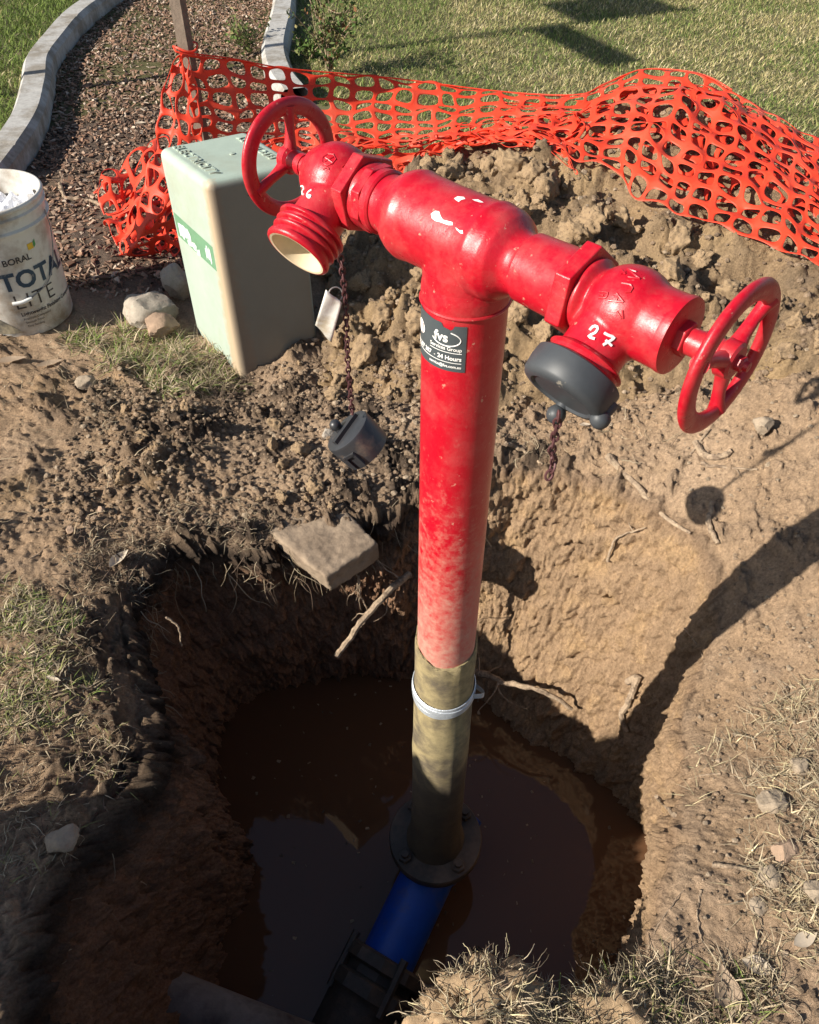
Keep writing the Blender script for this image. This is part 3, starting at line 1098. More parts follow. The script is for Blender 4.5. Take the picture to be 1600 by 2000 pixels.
n = 52000
X = r.uniform(-1.9, 0.1, n)
Y = r.uniform(1.95, 6.3, n)
ok = (X > kl_x(Y) + .07) & (X < np.where(Y > KR[0, 1], kr_x(Y) - .07, -.15)) & (poly_sd(X, Y, HEAP_C) < -.03)
zz = fbm(np.stack([X * 2.2, Y * 2.2, X * 0 + 3], 1), 3)
ok &= (r.random(n) < np.clip(.85 - 1.8 * np.clip(zz - .05, 0, 1), .1, 1)) & (Y + .2 * zz > 2.08)
X, Y = X[ok], Y[ok]
cols = pick([(.23, .135, .088), (.16, .10, .068), (.32, .225, .16), (.44, .35, .27), (.085, .058, .042)], [.4, .25, .22, .09, .12], len(X), r)
o = chip_field('bark_mulch', X, Y, np.full(len(X), .003) + G(X, Y), .022, cols, 4)
tag(o, 'brown bark mulch covering the garden bed between the kerbs', 'mulch', kind='stuff')

_c = pick([(.30, .22, .14), (.12, .085, .055), (.22, .15, .09)], [.3, .4, .3], len(SCUM[0]), r)
o = chip_field('floating_debris', SCUM[0], SCUM[1], np.full(len(SCUM[0]), WATER_Z - .001), .008, _c, 9, aspect=2.0, tilt=.06)
tag(o, 'specks of floating debris on the muddy water in the hole', 'debris', kind='stuff')

# ------------------------------------------------------------------ text helper
def text_mesh(body, size, bold=0.0, spacing=1.0, cut=None):
    """flat text as arrays: V (x, y), faces as python lists"""
    cu = bpy.data.curves.new('t', 'FONT')
    cu.body = body
    cu.size = size
    cu.offset = bold
    cu.space_character = spacing
    cu.resolution_u = 3
    ob = bpy.data.objects.new('t', cu)
    COL.objects.link(ob)
    bpy.context.view_layer.update()
    me = bpy.data.meshes.new_from_object(ob.evaluated_get(bpy.context.evaluated_depsgraph_get()))
    bm = bmesh.new()
    bm.from_mesh(me)
    if cut:
        xs = [v.co.x for v in bm.verts]
        x = min(xs) + cut
        while x < max(xs):
            bmesh.ops.bisect_plane(bm, geom=bm.verts[:] + bm.edges[:] + bm.faces[:], plane_co=(x, 0, 0), plane_no=(1, 0, 0))
            x += cut
    bm.verts.index_update()
    V = np.array([v.co[:2] for v in bm.verts])
    F = [[v.index for v in f.verts] for f in bm.faces]
    bm.free()
    COL.objects.unlink(ob)
    bpy.data.objects.remove(ob)
    bpy.data.curves.remove(cu)
    bpy.data.meshes.remove(me)
    return V, F


def poly_obj(name, V, F, mat, parent=None):
    me = bpy.data.meshes.new(name)
    off = origin_of(parent) if parent is not None else 0
    me.from_pydata((np.asarray(V) - off).tolist(), [], F)
    me.materials.append(mat)
    me.update()
    o = bpy.data.objects.new(name, me)
    return link(o, parent)


# ================================================================== THE HYDRANT
HX, HY, HZ = .0560, .71, .854
U = np.array([.695, -.719, 0.0])                 # the way the right arm points
U /= np.linalg.norm(U)
PV = np.array([-.719, -.695, 0.0])
PV /= np.linalg.norm(PV)
OUTR = PV * math.cos(R(36)) - np.array([0, 0, 1]) * math.sin(R(36))
OUTL = .15 * U + .85 * PV - np.array([0, 0, .52])
OUTL /= np.linalg.norm(OUTL)
TC = np.array([HX, HY, HZ])
hyd = empty('fire_hydrant', (HX, HY, -.52), 'red twin outlet fire hydrant standpipe rising out of the muddy hole', 'fire hydrant')

# riser
m = MB()
m.lathe([(.175, .0438), (.5, .0438), (.80, .0438), (.83, .0436)], (HX, HY, 0), (0, 0, 1), 64)
riser = m.build('riser_pipe', M['red_riser'], hyd)
# tee
m = MB()
b = [(-.128, .0295), (-.104, .0292), (-.097, .0305), (-.087, .0385), (-.078, .0428), (-.070, .0446), (-.061, .0430), (-.03, .0424), (.012, .0424),
     (.022, .0432), (.029, .0449), (.036, .0434), (.044, .0428), (.052, .0392), (.061, .0305), (.066, .0282), (.073, .0282), (.0745, .0300), (.082, .0305), (.13, .0305)]
m.lathe(b, TC, U, 64)
m.lathe([(-.060, .0446), (-.054, .0452), (-.046, .0450), (-.036, .0436), (0, .042)], TC, (0, 0, 1), 56)
tee = remeshed(m.build('tee_body', M['red'], hyd), .0014, 6)
# weld bead at the joint of tee and riser
MB().torus((HX, HY, HZ - .059), (0, 0, 1), .0442, .0024, 56, 8).build('weld_bead', M['red'], tee)
# couplings on both arms
m = MB()
m.lathe([(-.146, .0320), (-.144, .0332), (-.134, .0332), (-.131, .0315)], TC, U, 48)
lc = m.build('coupling', M['red'], hyd)
m = MB()
m.lathe([(-.134, .0345), (-.122, .0345)], TC, U, 8, phase=.3)
m.lathe([(-.123, .0318), (-.113, .0325), (-.110, .0305)], TC, U, 40)
bevelled(m.build('lock_nut', M['red'], hyd), .0012, 2)
m = MB()
m.lathe([(.0735, .0290), (.0755, .0312), (.123, .0326), (.125, .0334), (.1295, .0334), (.131, .031)], TC, U, 56)
m.build('coupling', M['red'], hyd)


def valve(side, number):
    """one landing valve: body with outlet, hex, gland, handwheel; side -1 is the far left one"""
    d = U * side
    sh = .149 if side < 0 else .135
    # body and outlet neck melted together
    m = MB()
    base = sh + .004
    c0 = base + (.037 if side < 0 else .042)
    bl = .034 if side < 0 else .0465       # the far valve is screwed shut and looks shorter
    prof = [(base, .0315), (base + .006, .033)]
    for k in range(1, 12):
        a = math.pi * (.12 + .76 * k / 12)
        prof.append((c0 - .035 * math.cos(a), .0388 * math.sin(a) ** .72 if math.sin(a) > 0 else .03))
    prof = [q for q in prof if q[0] < c0 + .018]
    if side < 0: prof += [(c0 + .020, .0335), (c0 + .028, .0305), (c0 + .034, .0270)]
    else: prof += [(c0 + .023, .0322), (c0 + .029, .0318), (c0 + .044, .0322), (c0 + .0465, .031)]
    prof.sort()
    m.lathe(prof, TC, d, 56)
    vc = TC + d * (c0 - .006)
    OUT = OUTL if side < 0 else OUTR
    m.lathe([(0, .029), (.028, .0285), (.040, .0278), (.052, .0282), (.056, .0282)], vc, OUT, 48)
    if side < 0: m.lathe([(.05, .0282), (.062, .0282)], vc, OUT, 48)
    vb = remeshed(m.build('valve_body', M['red'], hyd), .0014, 9)
    # hex collar
    m = MB()
    m.lathe([(sh - .010, .0425), (sh + .006, .0425)], TC, d, 6, phase=.35)
    bevelled(m.build('hex_collar', M['red'], hyd), .0016, 2)
    # bonnet plate line
    e = c0 + bl
    if side > 0: MB().lathe([(e - .006, .0318), (e, .0330), (e + .0035, .0326), (e + .0045, .030), (e + .0046, .0005)], TC, d, 56, cap=False).build('bonnet', M['red'], vb)
    # gland nut, sleeve
    m = MB()
    m.lathe([(e + .002, .0150), (e + .011, .0150), (e + .0125, .0125)], TC, d, 6, phase=.2)
    bevelled(m.build('gland_nut', M['red'], hyd), .0008, 2)
    m = MB()
    hubc = .275
    m.lathe([(e + .01, .0112), (e + .021, .0112), (e + .0215, .0124), (hubc - .008, .0122)], TC, d, 32)
    m.build('spindle_sleeve', M['red'], hyd)
    # handwheel
    w = MB()
    wc = TC + d * hubc
    w.lathe([(-.0085, .0125), (-.006, .0155), (.004, .0150), (.006, .0125), (.0062, .0005)], wc, d, 32, cap=False)
    wheel = w.build('handwheel', M['red'], hyd)
    rim = MB().torus(wc - d * .001, d, .0552, .0065, 80, 18, 1.40, .80).build('rim', M['red'], wheel)
    uu, ww, _ = frame_of(d)
    a0 = {-1: R(95), 1: R(40)}[side]
    for k in range(3):
        a = a0 + k * 2 * math.pi / 3
        e1 = math.cos(a) * uu + math.sin(a) * ww
        pts = [wc - d * .001 + e1 * t + d * (-.002 * math.sin(math.pi * t / .056)) for t in (.010, .020, .034, .046, .055)]
        s = MB().tube(pts, [.0082, .0062, .0052, .0058, .0075], 12)
        s.build('spoke', M['red'], wheel)
    bm_ = MB()
    bm_.lathe([(.004, .0062), (.011, .0062), (.012, .005)], wc, d, 6)
    bm_.lathe([(.004, .0045), (.0155, .0042), (.016, .0005)], wc, d, 16, cap=False)
    bm_.build('spindle_nut', M['red'], wheel)
    # threaded outlet
    t = MB()
    if side < 0:
        prof = [(.050, .0285), (.052, .0375), (.0545, .0385), (.057, .0378), (.0585, .0335), (.0615, .0330), (.063, .0368), (.0655, .0375), (.0675, .0366),
                (.069, .0330), (.071, .0328), (.0725, .0362), (.0745, .0368), (.0765, .0360), (.0785, .0322), (.083, .0322), (.0845, .0360), (.0885, .0368), (.0915, .0360), (.093, .0345), (.0935, .0322)]
        prof = [(.0935 - (.0935 - a_) * .80, q_) for a_, q_ in prof]
        t.lathe(prof, vc, OUT, 64, cap=False)
        thr = t.build('outlet_thread', M['red'], hyd, sharp=R(50))
        MB().lathe([(.0936, .0324), (.0932, .0300), (.088, .0296), (.074, .0280), (.0735, .0005)], vc, OUT, 56, cap=False).build('lining', M['cream'], thr)
    else:
        t.lathe([(.048, .0285), (.052, .0345), (.053, .0350), (.055, .0325), (.058, .0325), (.060, .0350), (.064, .0350)], vc, OUT, 64)
        t.build('outlet_thread', M['red'], hyd, sharp=R(50))
        cp = MB()
        cp.lathe([(.0615, .0345), (.0610, .0385), (.0625, .0402), (.072, .0408), (.0835, .0398), (.0870, .0375), (.0885, .034), (.0890, .030), (.0868, .028), (.0866, .0005)], vc, OUT, 64, cap=False)
        cap = cp.build('blank_cap', M['grey_rubber'], hyd)
        ou, ow, _ = frame_of(OUT)
        # two ball lugs at the edge of the cap and the bar between them
        for ang in LUGS:
            e1 = math.cos(ang) * ou + math.sin(ang) * ow
            p = vc + OUT * (.086 if ang < 5 else .076) + e1 * (.033 if ang < 5 else .038)
            k = MB()
            k.tube([p - OUT * .006, p + OUT * .006], [.0068, .0055], 16)
            k.sphere(p + OUT * .0105, .0088, 20, 14)
            k.build('lug', M['grey_rubber'], cap)
    return vb, vc


LUGS = (R(254), R(345))
vbL, vcL = valve(-1, '26')
vbR, vcR = valve(1, '27')


def bvh_of(o):
    me = o.data
    off = Vector(origin_of(o))
    return BVHTree.FromPolygons([v.co + off for v in me.vertices], [p.vertices[:] for p in me.polygons])


bvL, bvR, bvT = bvh_of(vbL), bvh_of(vbR), bvh_of(tee)


def cast_px(bv, px, py, lift=.0004):
    d = Vector(ray(px, py)).normalized()
    h = bv.ray_cast(Vector((0, 0, CAM_Z)), d)
    if h[0] is None: return None
    n = h[1] if h[1].dot(d) < 0 else -h[1]
    return np.array(h[0] + n * lift)


def surface_strokes(bv, strokes, rad, name, mat, parent, n=14, seg=6):
    m = MB()
    for s in strokes:
        P = spline([(float(a), float(b)) for a, b in s], n)
        Q = [cast_px(bv, a, b, .0002) for a, b in P]
        Q = [q for q in Q if q is not None]
        if len(Q) > 2: m.tube(Q, rad, seg)
    if m.n: return m.build(name, mat, parent)


# hand painted numbers on the necks, found on the neck surface
surface_strokes(bvL, [[(a + 2, b - 11) for a, b in q] for q in ([(583, 379), (588, 374), (592, 378), (589, 384), (583, 389), (592, 391)], [(607, 382), (601, 386), (598, 393), (602, 398), (606, 394), (601, 392)])],
                .0010, 'painted_number', M['white_paint'], vbL)
surface_strokes(bvR, [[(1152, 645), (1160, 637), (1168, 640), (1163, 650), (1150, 657), (1162, 662)], [(1180, 650), (1189, 655), (1200, 659), (1192, 666), (1178, 674)], [(1183, 664), (1195, 675)]],
                .0012, 'painted_number', M['white_paint'], vbR)
# raised casting letters round the right valve body
surface_strokes(bvR, [[(1243, 531), (1226, 526)], [(1226, 526), (1250, 545)], [(1250, 545), (1227, 541)],
                      [(1214, 553), (1222, 554), (1236, 559), (1231, 571), (1222, 571)],
                      [(1189, 587), (1218, 590)], [(1205, 573), (1218, 590)], [(1203, 589), (1208, 578)],
                      [(1172, 570), (1188, 572), (1184, 582)], [(1172, 576), (1180, 577)], [(1170, 582), (1184, 582)],
                      [(1214, 528), (1222, 536)], [(1212, 536), (1222, 531)], [(1205, 608), (1214, 622)], [(1216, 606), (1217, 622)]],
                .0009, 'casting_letters', M['red'], vbR, 6)
surface_strokes(bvL, [[(640, 301), (652, 302), (656, 312), (646, 322), (634, 323), (629, 313), (633, 304), (640, 301)], [(634, 316), (652, 306)], [(636, 308), (650, 318)],
                      [(631, 331), (640, 327), (643, 331)], [(668, 326), (674, 322), (676, 328), (668, 331)], [(664, 334), (670, 336)]],
                .0008, 'casting_mark', M['red'], vbL, 8)


def chip_patch(bv, outline, name, mat, parent):
    """a flake of missing paint: a small ragged patch lying on the surface"""
    O = np.array(outline, float)
    c = O.mean(0)
    rings = 5
    V, F = [], []
    n = len(O)
    for k in range(rings + 1):
        for p in O:
            q = cast_px(bv, *(c + (p - c) * k / rings), .00035)
            if q is None: return None
            V.append(q)
    for k in range(rings):
        for j in range(n):
            F.append((k * n + j, k * n + (j + 1) % n, (k + 1) * n + (j + 1) % n, (k + 1) * n + j))
    return poly_obj(name, V, F, mat, parent)


chip_patch(bvT, [(842, 418), (850, 412), (858, 413), (861, 422), (866, 430), (874, 433), (884, 434), (885, 440), (876, 440), (868, 437), (860, 434), (851, 432), (844, 427)], 'paint_chip', M['white'], tee)
chip_patch(bvT, [(890, 444), (898, 450), (904, 450), (905, 457), (900, 456), (892, 449)], 'paint_chip', M['white'], tee)
chip_patch(bvT, [(887, 388), (894, 384), (906, 385), (909, 389), (901, 391), (896, 395), (890, 391)], 'paint_chip', M['white'], tee)
chip_patch(bvT, [(922, 390), (934, 390), (945, 396), (938, 396), (928, 393)], 'paint_chip', M['white'], tee)

# sticker on the riser
PHI0 = math.atan2(-HY, -HX)       # towards the camera


def on_riser(a, z, lift):
    """a: arc length to the right of the side that faces the camera"""
    ph = PHI0 + a / .0445
    return np.array([HX + (.0438 + lift) * math.cos(ph), HY + (.0438 + lift) * math.sin(ph), z])


SZ0, SZ1 = .7340, .7890
sa0, sa1 = -.078, .0035
na = 40
V, F = [], []
torn = [0, 0, 0, 0, 0, 0, 0, 0, 0, 0, 0, 0, 0, 0, .002, .001, .003, .006, .007, .0075, .0085, .006, .0058, .0055, .005]
for k in range(na + 1):
    a = sa0 + (sa1 - sa0) * k / na
    zt = SZ1 - (np.interp(a, (-.040, -.030, -.027, -.023, -.021, -.017, -.013, -.011, -.009, .004), (0, .0012, .0008, .0014, .0052, .0062, .0074, .0066, .0022, .0018)))
    for j in range(5):
        V.append(on_riser(a, SZ0 + (zt - SZ0) * j / 4, .0005))
for k in range(na):
    for j in range(4):
        F.append((k * 5 + j, (k + 1) * 5 + j, (k + 1) * 5 + j + 1, k * 5 + j + 1))
stk = poly_obj('service_sticker', V, F, M['sticker'], hyd)


def sticker_text(body, size, a, z, bold=0.0, spacing=1.0, name='lettering', right=False, mat='white'):
    V, F = text_mesh(body, size, bold, spacing, cut=.002)
    w = V[:, 0].max() - V[:, 0].min()
    x0 = a - w if right else a
    P = [on_riser(x0 + q[0] - V[:, 0].min(), z + q[1], .0009) for q in V]
    return poly_obj(name, P, F, M[mat], stk)


def sticker_line(pts, w, mat='white', name='rule'):
    m = MB()
    P = spline(pts, 24) if len(pts) > 2 else spline(pts, 16)
    m.tube([on_riser(q[0], q[1], .0006) for q in P], w, 5)
    return m.build(name, M[mat], stk)


sticker_text('fvs', .0150, -.0315, .7675, .0004, 1.0)
oval = [(-.0180 + .0160 * math.cos(t), .7710 + .0080 * math.sin(t)) for t in np.linspace(R(-165), R(70), 14)]
sticker_line(oval, .0006, name='logo_oval')
sticker_text('Services Group', .0058, -.0005, .7585, .0001, right=True)
sticker_line([(-.037, .7558), (-.0005, .7558)], .0003)
sticker_text('1300 387 387', .0068, -.0345, .7475, .0002, right=True)
sticker_text('-', .006, -.031, .7475, .0001)
sticker_text('24 Hours', .0068, -.0005, .7475, .0002, right=True)
sticker_line([(-.075, .7443), (-.0005, .7443)], .0003)
sticker_text('service@fvs.com.au', .0046, -.0005, .7385, .0001, right=True)
m = MB()
c0 = [(-.0555 + .0085 * math.cos(t), .7690 + .0075 * math.sin(t)) for t in np.linspace(0, 2 * math.pi, 24, endpoint=False)]
P = [on_riser(-.0555, .7690, .0009)] + [on_riser(a, z, .0009) for a, z in c0]
poly_obj('logo_disc', P, [(0, 1 + k, 1 + (k + 1) % 24) for k in range(24)], M['white'], stk)
P = [on_riser(a, z, .0012) for a, z in ((-.0525, .763), (-.0510, .763), (-.0506, .774), (-.0520, .774))]
poly_obj('logo_stripe', P, [(0, 1, 2, 3)], M['redprint'], stk)

# wrap, duct tape, flanges below
m = MB()
prof = [(.222, .0462), (.214, .0478), (.2, .0482), (.15, .0478), (.12, .0482), (.08, .0488), (.06, .0484), (.02, .0492), (-.05, .0500), (-.10, .0510), (-.13, .0506), (-.2, .0505),
        (-.3, .0512), (-.40, .0520), (-.46, .054), (-.49, .060), (-.50, .0625), (-.505, .062)]
m.lathe([(z, q) for z, q in prof[::-1]], (HX, HY, 0), (0, 0, 1), 64)
wr = m.build('woven_wrap', M['wrap'], hyd)
me = wr.data
co = np.empty(len(me.vertices) * 3)
me.vertices.foreach_get('co', co)
co = co.reshape(-1, 3)
ang = np.arctan2(co[:, 1], co[:, 0])
wave = fbm(np.stack([np.cos(ang) * 3, np.sin(ang) * 3, co[:, 2] * 9], 1), 3)
rr_ = np.hypot(co[:, 0], co[:, 1])
k = 1 + wave * .04
co[:, 0] *= k
co[:, 1] *= k
topm = co[:, 2] > .715                        # the ragged top edge sags in front
co[:, 2] += np.where(topm, (np.cos(ang - PHI0) * -.022 + wave * .02), 0)
me.vertices.foreach_set('co', co.ravel())
me.update()
m = MB()
for z, q, a in ((.098, .0502, .0), (.091, .0512, .02), (.083, .0506, -.03)):
    n_ = 64
    pts = []
    for k in range(n_ + 1):
        ph = k / n_ * 2 * math.pi
        pts.append((HX + q * math.cos(ph), HY + q * math.sin(ph), z + .007 * math.cos(ph - PHI0) * -1 + a * .1 * math.sin(2 * ph)))
    V = []
    for p in pts:
        for h, s in ((-.0062, 0), (-.0052, .0012), (.0052, .0012), (.0062, 0)):
            dx, dy = p[0] - HX, p[1] - HY
            L = math.hypot(dx, dy)
            V.append((p[0] + dx / L * s, p[1] + dy / L * s, p[2] + h))
    F = [(k * 4 + j, (k + 1) * 4 + j, (k + 1) * 4 + j + 1, k * 4 + j + 1) for k in range(n_) for j in range(3)]
    m.add(V, [F])
# the loose tail of the tape on the right
ph = PHI0 + R(75)
bx = np.array([HX + .051 * math.cos(ph), HY + .051 * math.sin(ph), .094])
tv = []
for k in range(9):
    t = k / 8
    c = bx + np.array([math.cos(ph), math.sin(ph), 0]) * (.016 * math.sin(math.pi * t)) + np.array([-math.sin(ph), math.cos(ph), 0]) * (.022 * (t - .3)) + np.array([0, 0, -.004 * t])
    tv += [c + np.array([0, 0, .007]), c - np.array([0, 0, .007])]
m.add(tv, [[(2 * k, 2 * k + 1, 2 * k + 3, 2 * k + 2) for k in range(8)]])
m.build('duct_tape', M['tape'], hyd)
m = MB()
m.lathe([(-.525, .085), (-.5245, .0985), (-.522, .1), (-.504, .1), (-.501, .098), (-.5, .055)], (HX, HY, 0), (0, 0, 1), 64)
fl = m.build('pipe_flange', M['iron'], hyd)
for k in range(4):
    a = R(35) + k * math.pi / 2
    q = (HX + .08 * math.cos(a), HY + .08 * math.sin(a))
    bm_ = MB()
    bm_.lathe([(-.502, .0145), (-.489, .0145), (-.488, .013)], (*q, 0), (0, 0, 1), 6)
    bm_.lathe([(-.49, .008), (-.478, .0075)], (*q, 0), (0, 0, 1), 14)
    bm_.build('flange_bolt', M['iron'], hyd)

# chains ------------------------------------------------------------
def chain_mesh(pts, wire=.0013, ll=.011, lw=.0065):
    P = np.asarray(pts)
    L = np.concatenate([[0], np.cumsum(np.linalg.norm(np.diff(P, axis=0), axis=1))])
    n = int(L[-1] / (ll * .72))
    m = MB()
    for k in range(n):
        s = (k + .5) / n * L[-1]
        c = np.array([np.interp(s, L, P[:, i]) for i in range(3)])
        c2 = np.array([np.interp(min(s + .004, L[-1]), L, P[:, i]) for i in range(3)])
        c1 = np.array([np.interp(max(s - .004, 0), L, P[:, i]) for i in range(3)])
        t = (c2 - c1) / np.linalg.norm(c2 - c1)
        u, w, _ = frame_of(t)
        a = (k % 2) * math.pi / 2 + .5 * math.sin(k * .7)
        e = math.cos(a) * u + math.sin(a) * w
        q = [c + t * (ll / 2) * math.cos(b) + e * (lw / 2) * math.sin(b) for b in np.linspace(0, 2 * math.pi, 11)]
        m.tube(q, wire, 5, cap=False)
    return m


ctop = at_y(657, 436, .85)
cbot = at_y(688, 808, .865)
capc = at_y(696, 858, .865)
hang = empty('hanging_cap', tuple(capc), 'black blank cap dangling on a rusty chain below the uncapped left outlet', 'pipe cap')
sag = spline([ctop, ctop + (cbot - ctop) * .33 + np.array([.003, 0, 0]), ctop + (cbot - ctop) * .7, cbot], 60)
chain_mesh(sag).build('chain', M['chain'], hang)
MB().tube(spline([at_y(650, 452, .84), at_y(655, 430, .845), at_y(659, 440, .85)], 14), .0016, 6).build('chain_hook', M['chain'], hang)
cd = np.array([-.63, .06, .76])              # the outer face of the cap looks up and left
cd /= np.linalg.norm(cd)
m = MB()
m.lathe([(-.024, .031), (-.0245, .036), (.016, .0375), (.0195, .0365), (.0205, .034), (.0207, .0005)], capc, cd, 48, cap=False)
m.lathe([(-.0235, .0335), (.012, .0325), (.0125, .0005)], capc, cd, 40, cap=False)
cp = m.build('cap_shell', M['black_plastic'], hang)
u_, w_, _ = frame_of(cd)
toward = np.array([-.5, .1, .5]); toward -= cd * toward.dot(cd); toward /= np.linalg.norm(toward)
p = capc + cd * .021 + toward * .018
MB().tube([p - cd * .004, p + cd * .007], [.008, .0065], 14).sphere(p + cd * .010, .0085, 16, 12).build('lug', M['black_plastic'], cp)
tw2 = np.cross(cd, toward)
MB().box(capc + cd * .023, (.004, .026, .0035), toward, tw2, cd).build('grip_bar', M['black_plastic'], cp)
lowd = np.array([.25, -.8, -.5]); lowd -= cd * lowd.dot(cd); lowd /= np.linalg.norm(lowd)
side_ = np.cross(cd, lowd)
m = MB()
m.box(capc - cd * .008 + lowd * .0375 + side_ * .008, (.0025, .0022, .011), lowd, side_, cd)
m.box(capc - cd * .008 + lowd * .0375 - side_ * .008, (.0025, .0022, .011), lowd, side_, cd)
m.box(capc + cd * .003 + lowd * .0375, (.0025, .0095, .0022), lowd, side_, cd)
m.build('bayonet_slot', M['black_plastic'], cp)

# metal tag on its split ring
tg = empty('metal_tag', tuple(at_y(642, 615, .85)), 'bent silver metal tag wired to the rusty chain below the left outlet', 'tag')
ringc = at_y(656, 575, .855)
MB().torus(ringc, (.3, -1, .35), .0085, .0009, 28, 6).build('split_ring', M['wire'], tg)
A = at_y(637, 565, .85); B = at_y(668, 592, .85); Cc = at_y(648, 668, .86); Dd = at_y(616, 634, .86)
V, F = [], []
nu, nv = 8, 14
nrm = np.cross(B - A, Dd - A); nrm /= np.linalg.norm(nrm)
if nrm[1] > 0: nrm = -nrm
for i in range(nu + 1):
    for j in range(nv + 1):
        a, b_ = i / nu, j / nv
        p = (A * (1 - a) + B * a) * (1 - b_) + (Dd * (1 - a) + Cc * a) * b_
        V.append(p + nrm * (.004 * math.sin(math.pi * b_) + .0012 * math.sin(2 * math.pi * a + 3 * b_)))
for i in range(nu):
    for j in range(nv):
        k = i * (nv + 1) + j
        F.append((k, k + nv + 1, k + nv + 2, k + 1))
pl = mesh_np('plate', V, [F], M['tag'], tg)
s = pl.modifiers.new('s', 'SOLIDIFY'); s.thickness = .0008
apply_mods(pl)

# chain left hanging from the right cap
c1 = at_y(1092, 806, .535)
p2 = hit(1062, 940, .004)
ck = spline([c1, at_y(1080, 860, .54), at_y(1073, 905, .56)], 30)
rc = chain_mesh(spline([c1, at_y(1086, 842, .536), at_y(1078, 885, .538), at_y(1082, 905, .54), at_y(1070, 935, .536)], 60), .0013, .011)
rc.build('chain', M['chain'], hyd)

# ================================================================== pipes in the hole
bp_ = empty('water_pipe', (HX, HY, -.64), 'blue water pipe at the bottom of the hole with a black bolted joint', 'pipe')
P0 = np.array([HX + .01, HY + .005, -.60]); P1 = np.array([-.075, .46, -.668])
ax = (P1 - P0) / np.linalg.norm(P1 - P0)
m = MB()
m.lathe([(-.10, .058), (0, .058), (.5, .058)], P0, ax, 56)
m.lathe([(0, .075), (.09, .075)], (HX, HY, -.615), (0, 0, 1), 48)
m.build('pipe_body', M['blue'], bp_)
jo = P0 + ax * .235
m = MB()
m.lathe([(0, .064), (.002, .088), (.006, .093), (.028, .095), (.032, .088), (.034, .076), (.05, .076), (.054, .092), (.058, .096), (.084, .096), (.09, .09), (.10, .086), (.24, .086)], jo, ax, 10, phase=.2)
gl = m.build('joint_collar', M['iron'], bp_)
u_, w_, _ = frame_of(ax)
for k in range(4):
    a = R(60) + k * math.pi / 2
    e1 = math.cos(a) * u_ + math.sin(a) * w_
    MB().lathe([(-.012, .009), (.012, .009), (.09, .0085), (.10, .0085)], jo + e1 * .088, ax, 6).build('joint_bolt', M['iron'], bp_)

A_ = at_z(345, 1893, -.50); B_ = at_z(632, 2006, -.53)
d_ = (B_ - A_) / np.linalg.norm(B_ - A_)
down = np.array([d_[1], -d_[0], -.75]) * .045
m = MB()
pts = spline([A_ - d_ * .3 + down, A_ + down, B_ + down, B_ + d_ * .4 + down], 30)
m.tube(pts, .050, 40)
o = m.build('old_pipe', M['old_pipe'])
tag(o, 'stained grey pipe crossing the near left corner of the hole', 'pipe')

# ================================================================== electricity pillar
E0 = np.array([-.446, 1.735, 0])
ea = np.array([-.158, .212, 0]); eb = np.array([.198, .114, 0])     # along the left face and the front right face
ZT = .485
box = empty('electricity_pillar', tuple(E0 + (ea + eb) / 2), 'pale green electricity pillar box standing behind the hole beside the bucket', 'electricity box')
bmx = bmesh.new()
ex = .03
cs_top = [E0, E0 + ea, E0 + ea + eb, E0 + eb]
cc = sum(cs_top) / 4
vs_ = []
for z, k in ((-.15, 1.02), (ZT, 1.0)):
    for c in cs_top:
        q = cc + (c - cc) * k
        vs_.append(bmx.verts.new((q[0] - box.location.x, q[1] - box.location.y, z)))
for f in ((3, 2, 1, 0), (4, 5, 6, 7), (0, 1, 5, 4), (1, 2, 6, 5), (2, 3, 7, 6), (3, 0, 4, 7)):
    bmx.faces.new([vs_[i] for i in f])
bmesh.ops.recalc_face_normals(bmx, faces=bmx.faces[:])
me = bpy.data.meshes.new('pillar_body')
bmx.to_mesh(me)
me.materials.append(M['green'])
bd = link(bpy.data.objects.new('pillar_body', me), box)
for p in me.polygons: p.use_smooth = True
bv_ = bd.modifiers.new('b', 'BEVEL'); bv_.width = .020; bv_.segments = 6
bv_.limit_method = 'ANGLE'
bv_.harden_normals = True
apply_mods(bd)
# brown dirt smeared on the near corner edge and base: a second coat in the material
nt = M['green'].node_tree
bs = nt.nodes['Principled BSDF']
src = bs.inputs['Base Color'].links[0].from_socket
tcg = nd(nt, 'ShaderNodeTexCoord')
corner = E0 - np.array(box.location)
vd = nd(nt, 'ShaderNodeVectorMath', _operation='SUBTRACT')
nt.links.new(tcg.outputs['Object'], vd.inputs[0])
vd.inputs[1].default_value = (corner[0], corner[1], 0)
ml = nd(nt, 'ShaderNodeVectorMath', _operation='MULTIPLY')
nt.links.new(vd.outputs[0], ml.inputs[0])
ml.inputs[1].default_value = (1, 1, 0)
ln_ = nd(nt, 'ShaderNodeVectorMath', _operation='LENGTH')
nt.links.new(ml.outputs[0], ln_.inputs[0])
sp_ = nd(nt, 'ShaderNodeSeparateXYZ')
nt.links.new(tcg.outputs['Object'], sp_.inputs[0])
hz = nd(nt, 'ShaderNodeMapRange'); hz.inputs[1].default_value = .5; hz.inputs[2].default_value = -.05
hz.inputs[3].default_value = .022; hz.inputs[4].default_value = .048
nt.links.new(sp_.outputs['Z'], hz.inputs[0])
ngr = nd(nt, 'ShaderNodeTexNoise', Scale=60.0, Detail=6.0, Roughness=.7)
nt.links.new(tcg.outputs['Object'], ngr.inputs['Vector'])
nn = nd(nt, 'ShaderNodeMath', _operation='MULTIPLY_ADD')
nt.links.new(ngr.outputs['Fac'], nn.inputs[0]); nn.inputs[1].default_value = .05; nn.inputs[2].default_value = -.025
ad_ = nd(nt, 'ShaderNodeMath', _operation='ADD')
nt.links.new(ln_.outputs['Value'], ad_.inputs[0]); nt.links.new(nn.outputs[0], ad_.inputs[1])
sb_ = nd(nt, 'ShaderNodeMath', _operation='SUBTRACT')
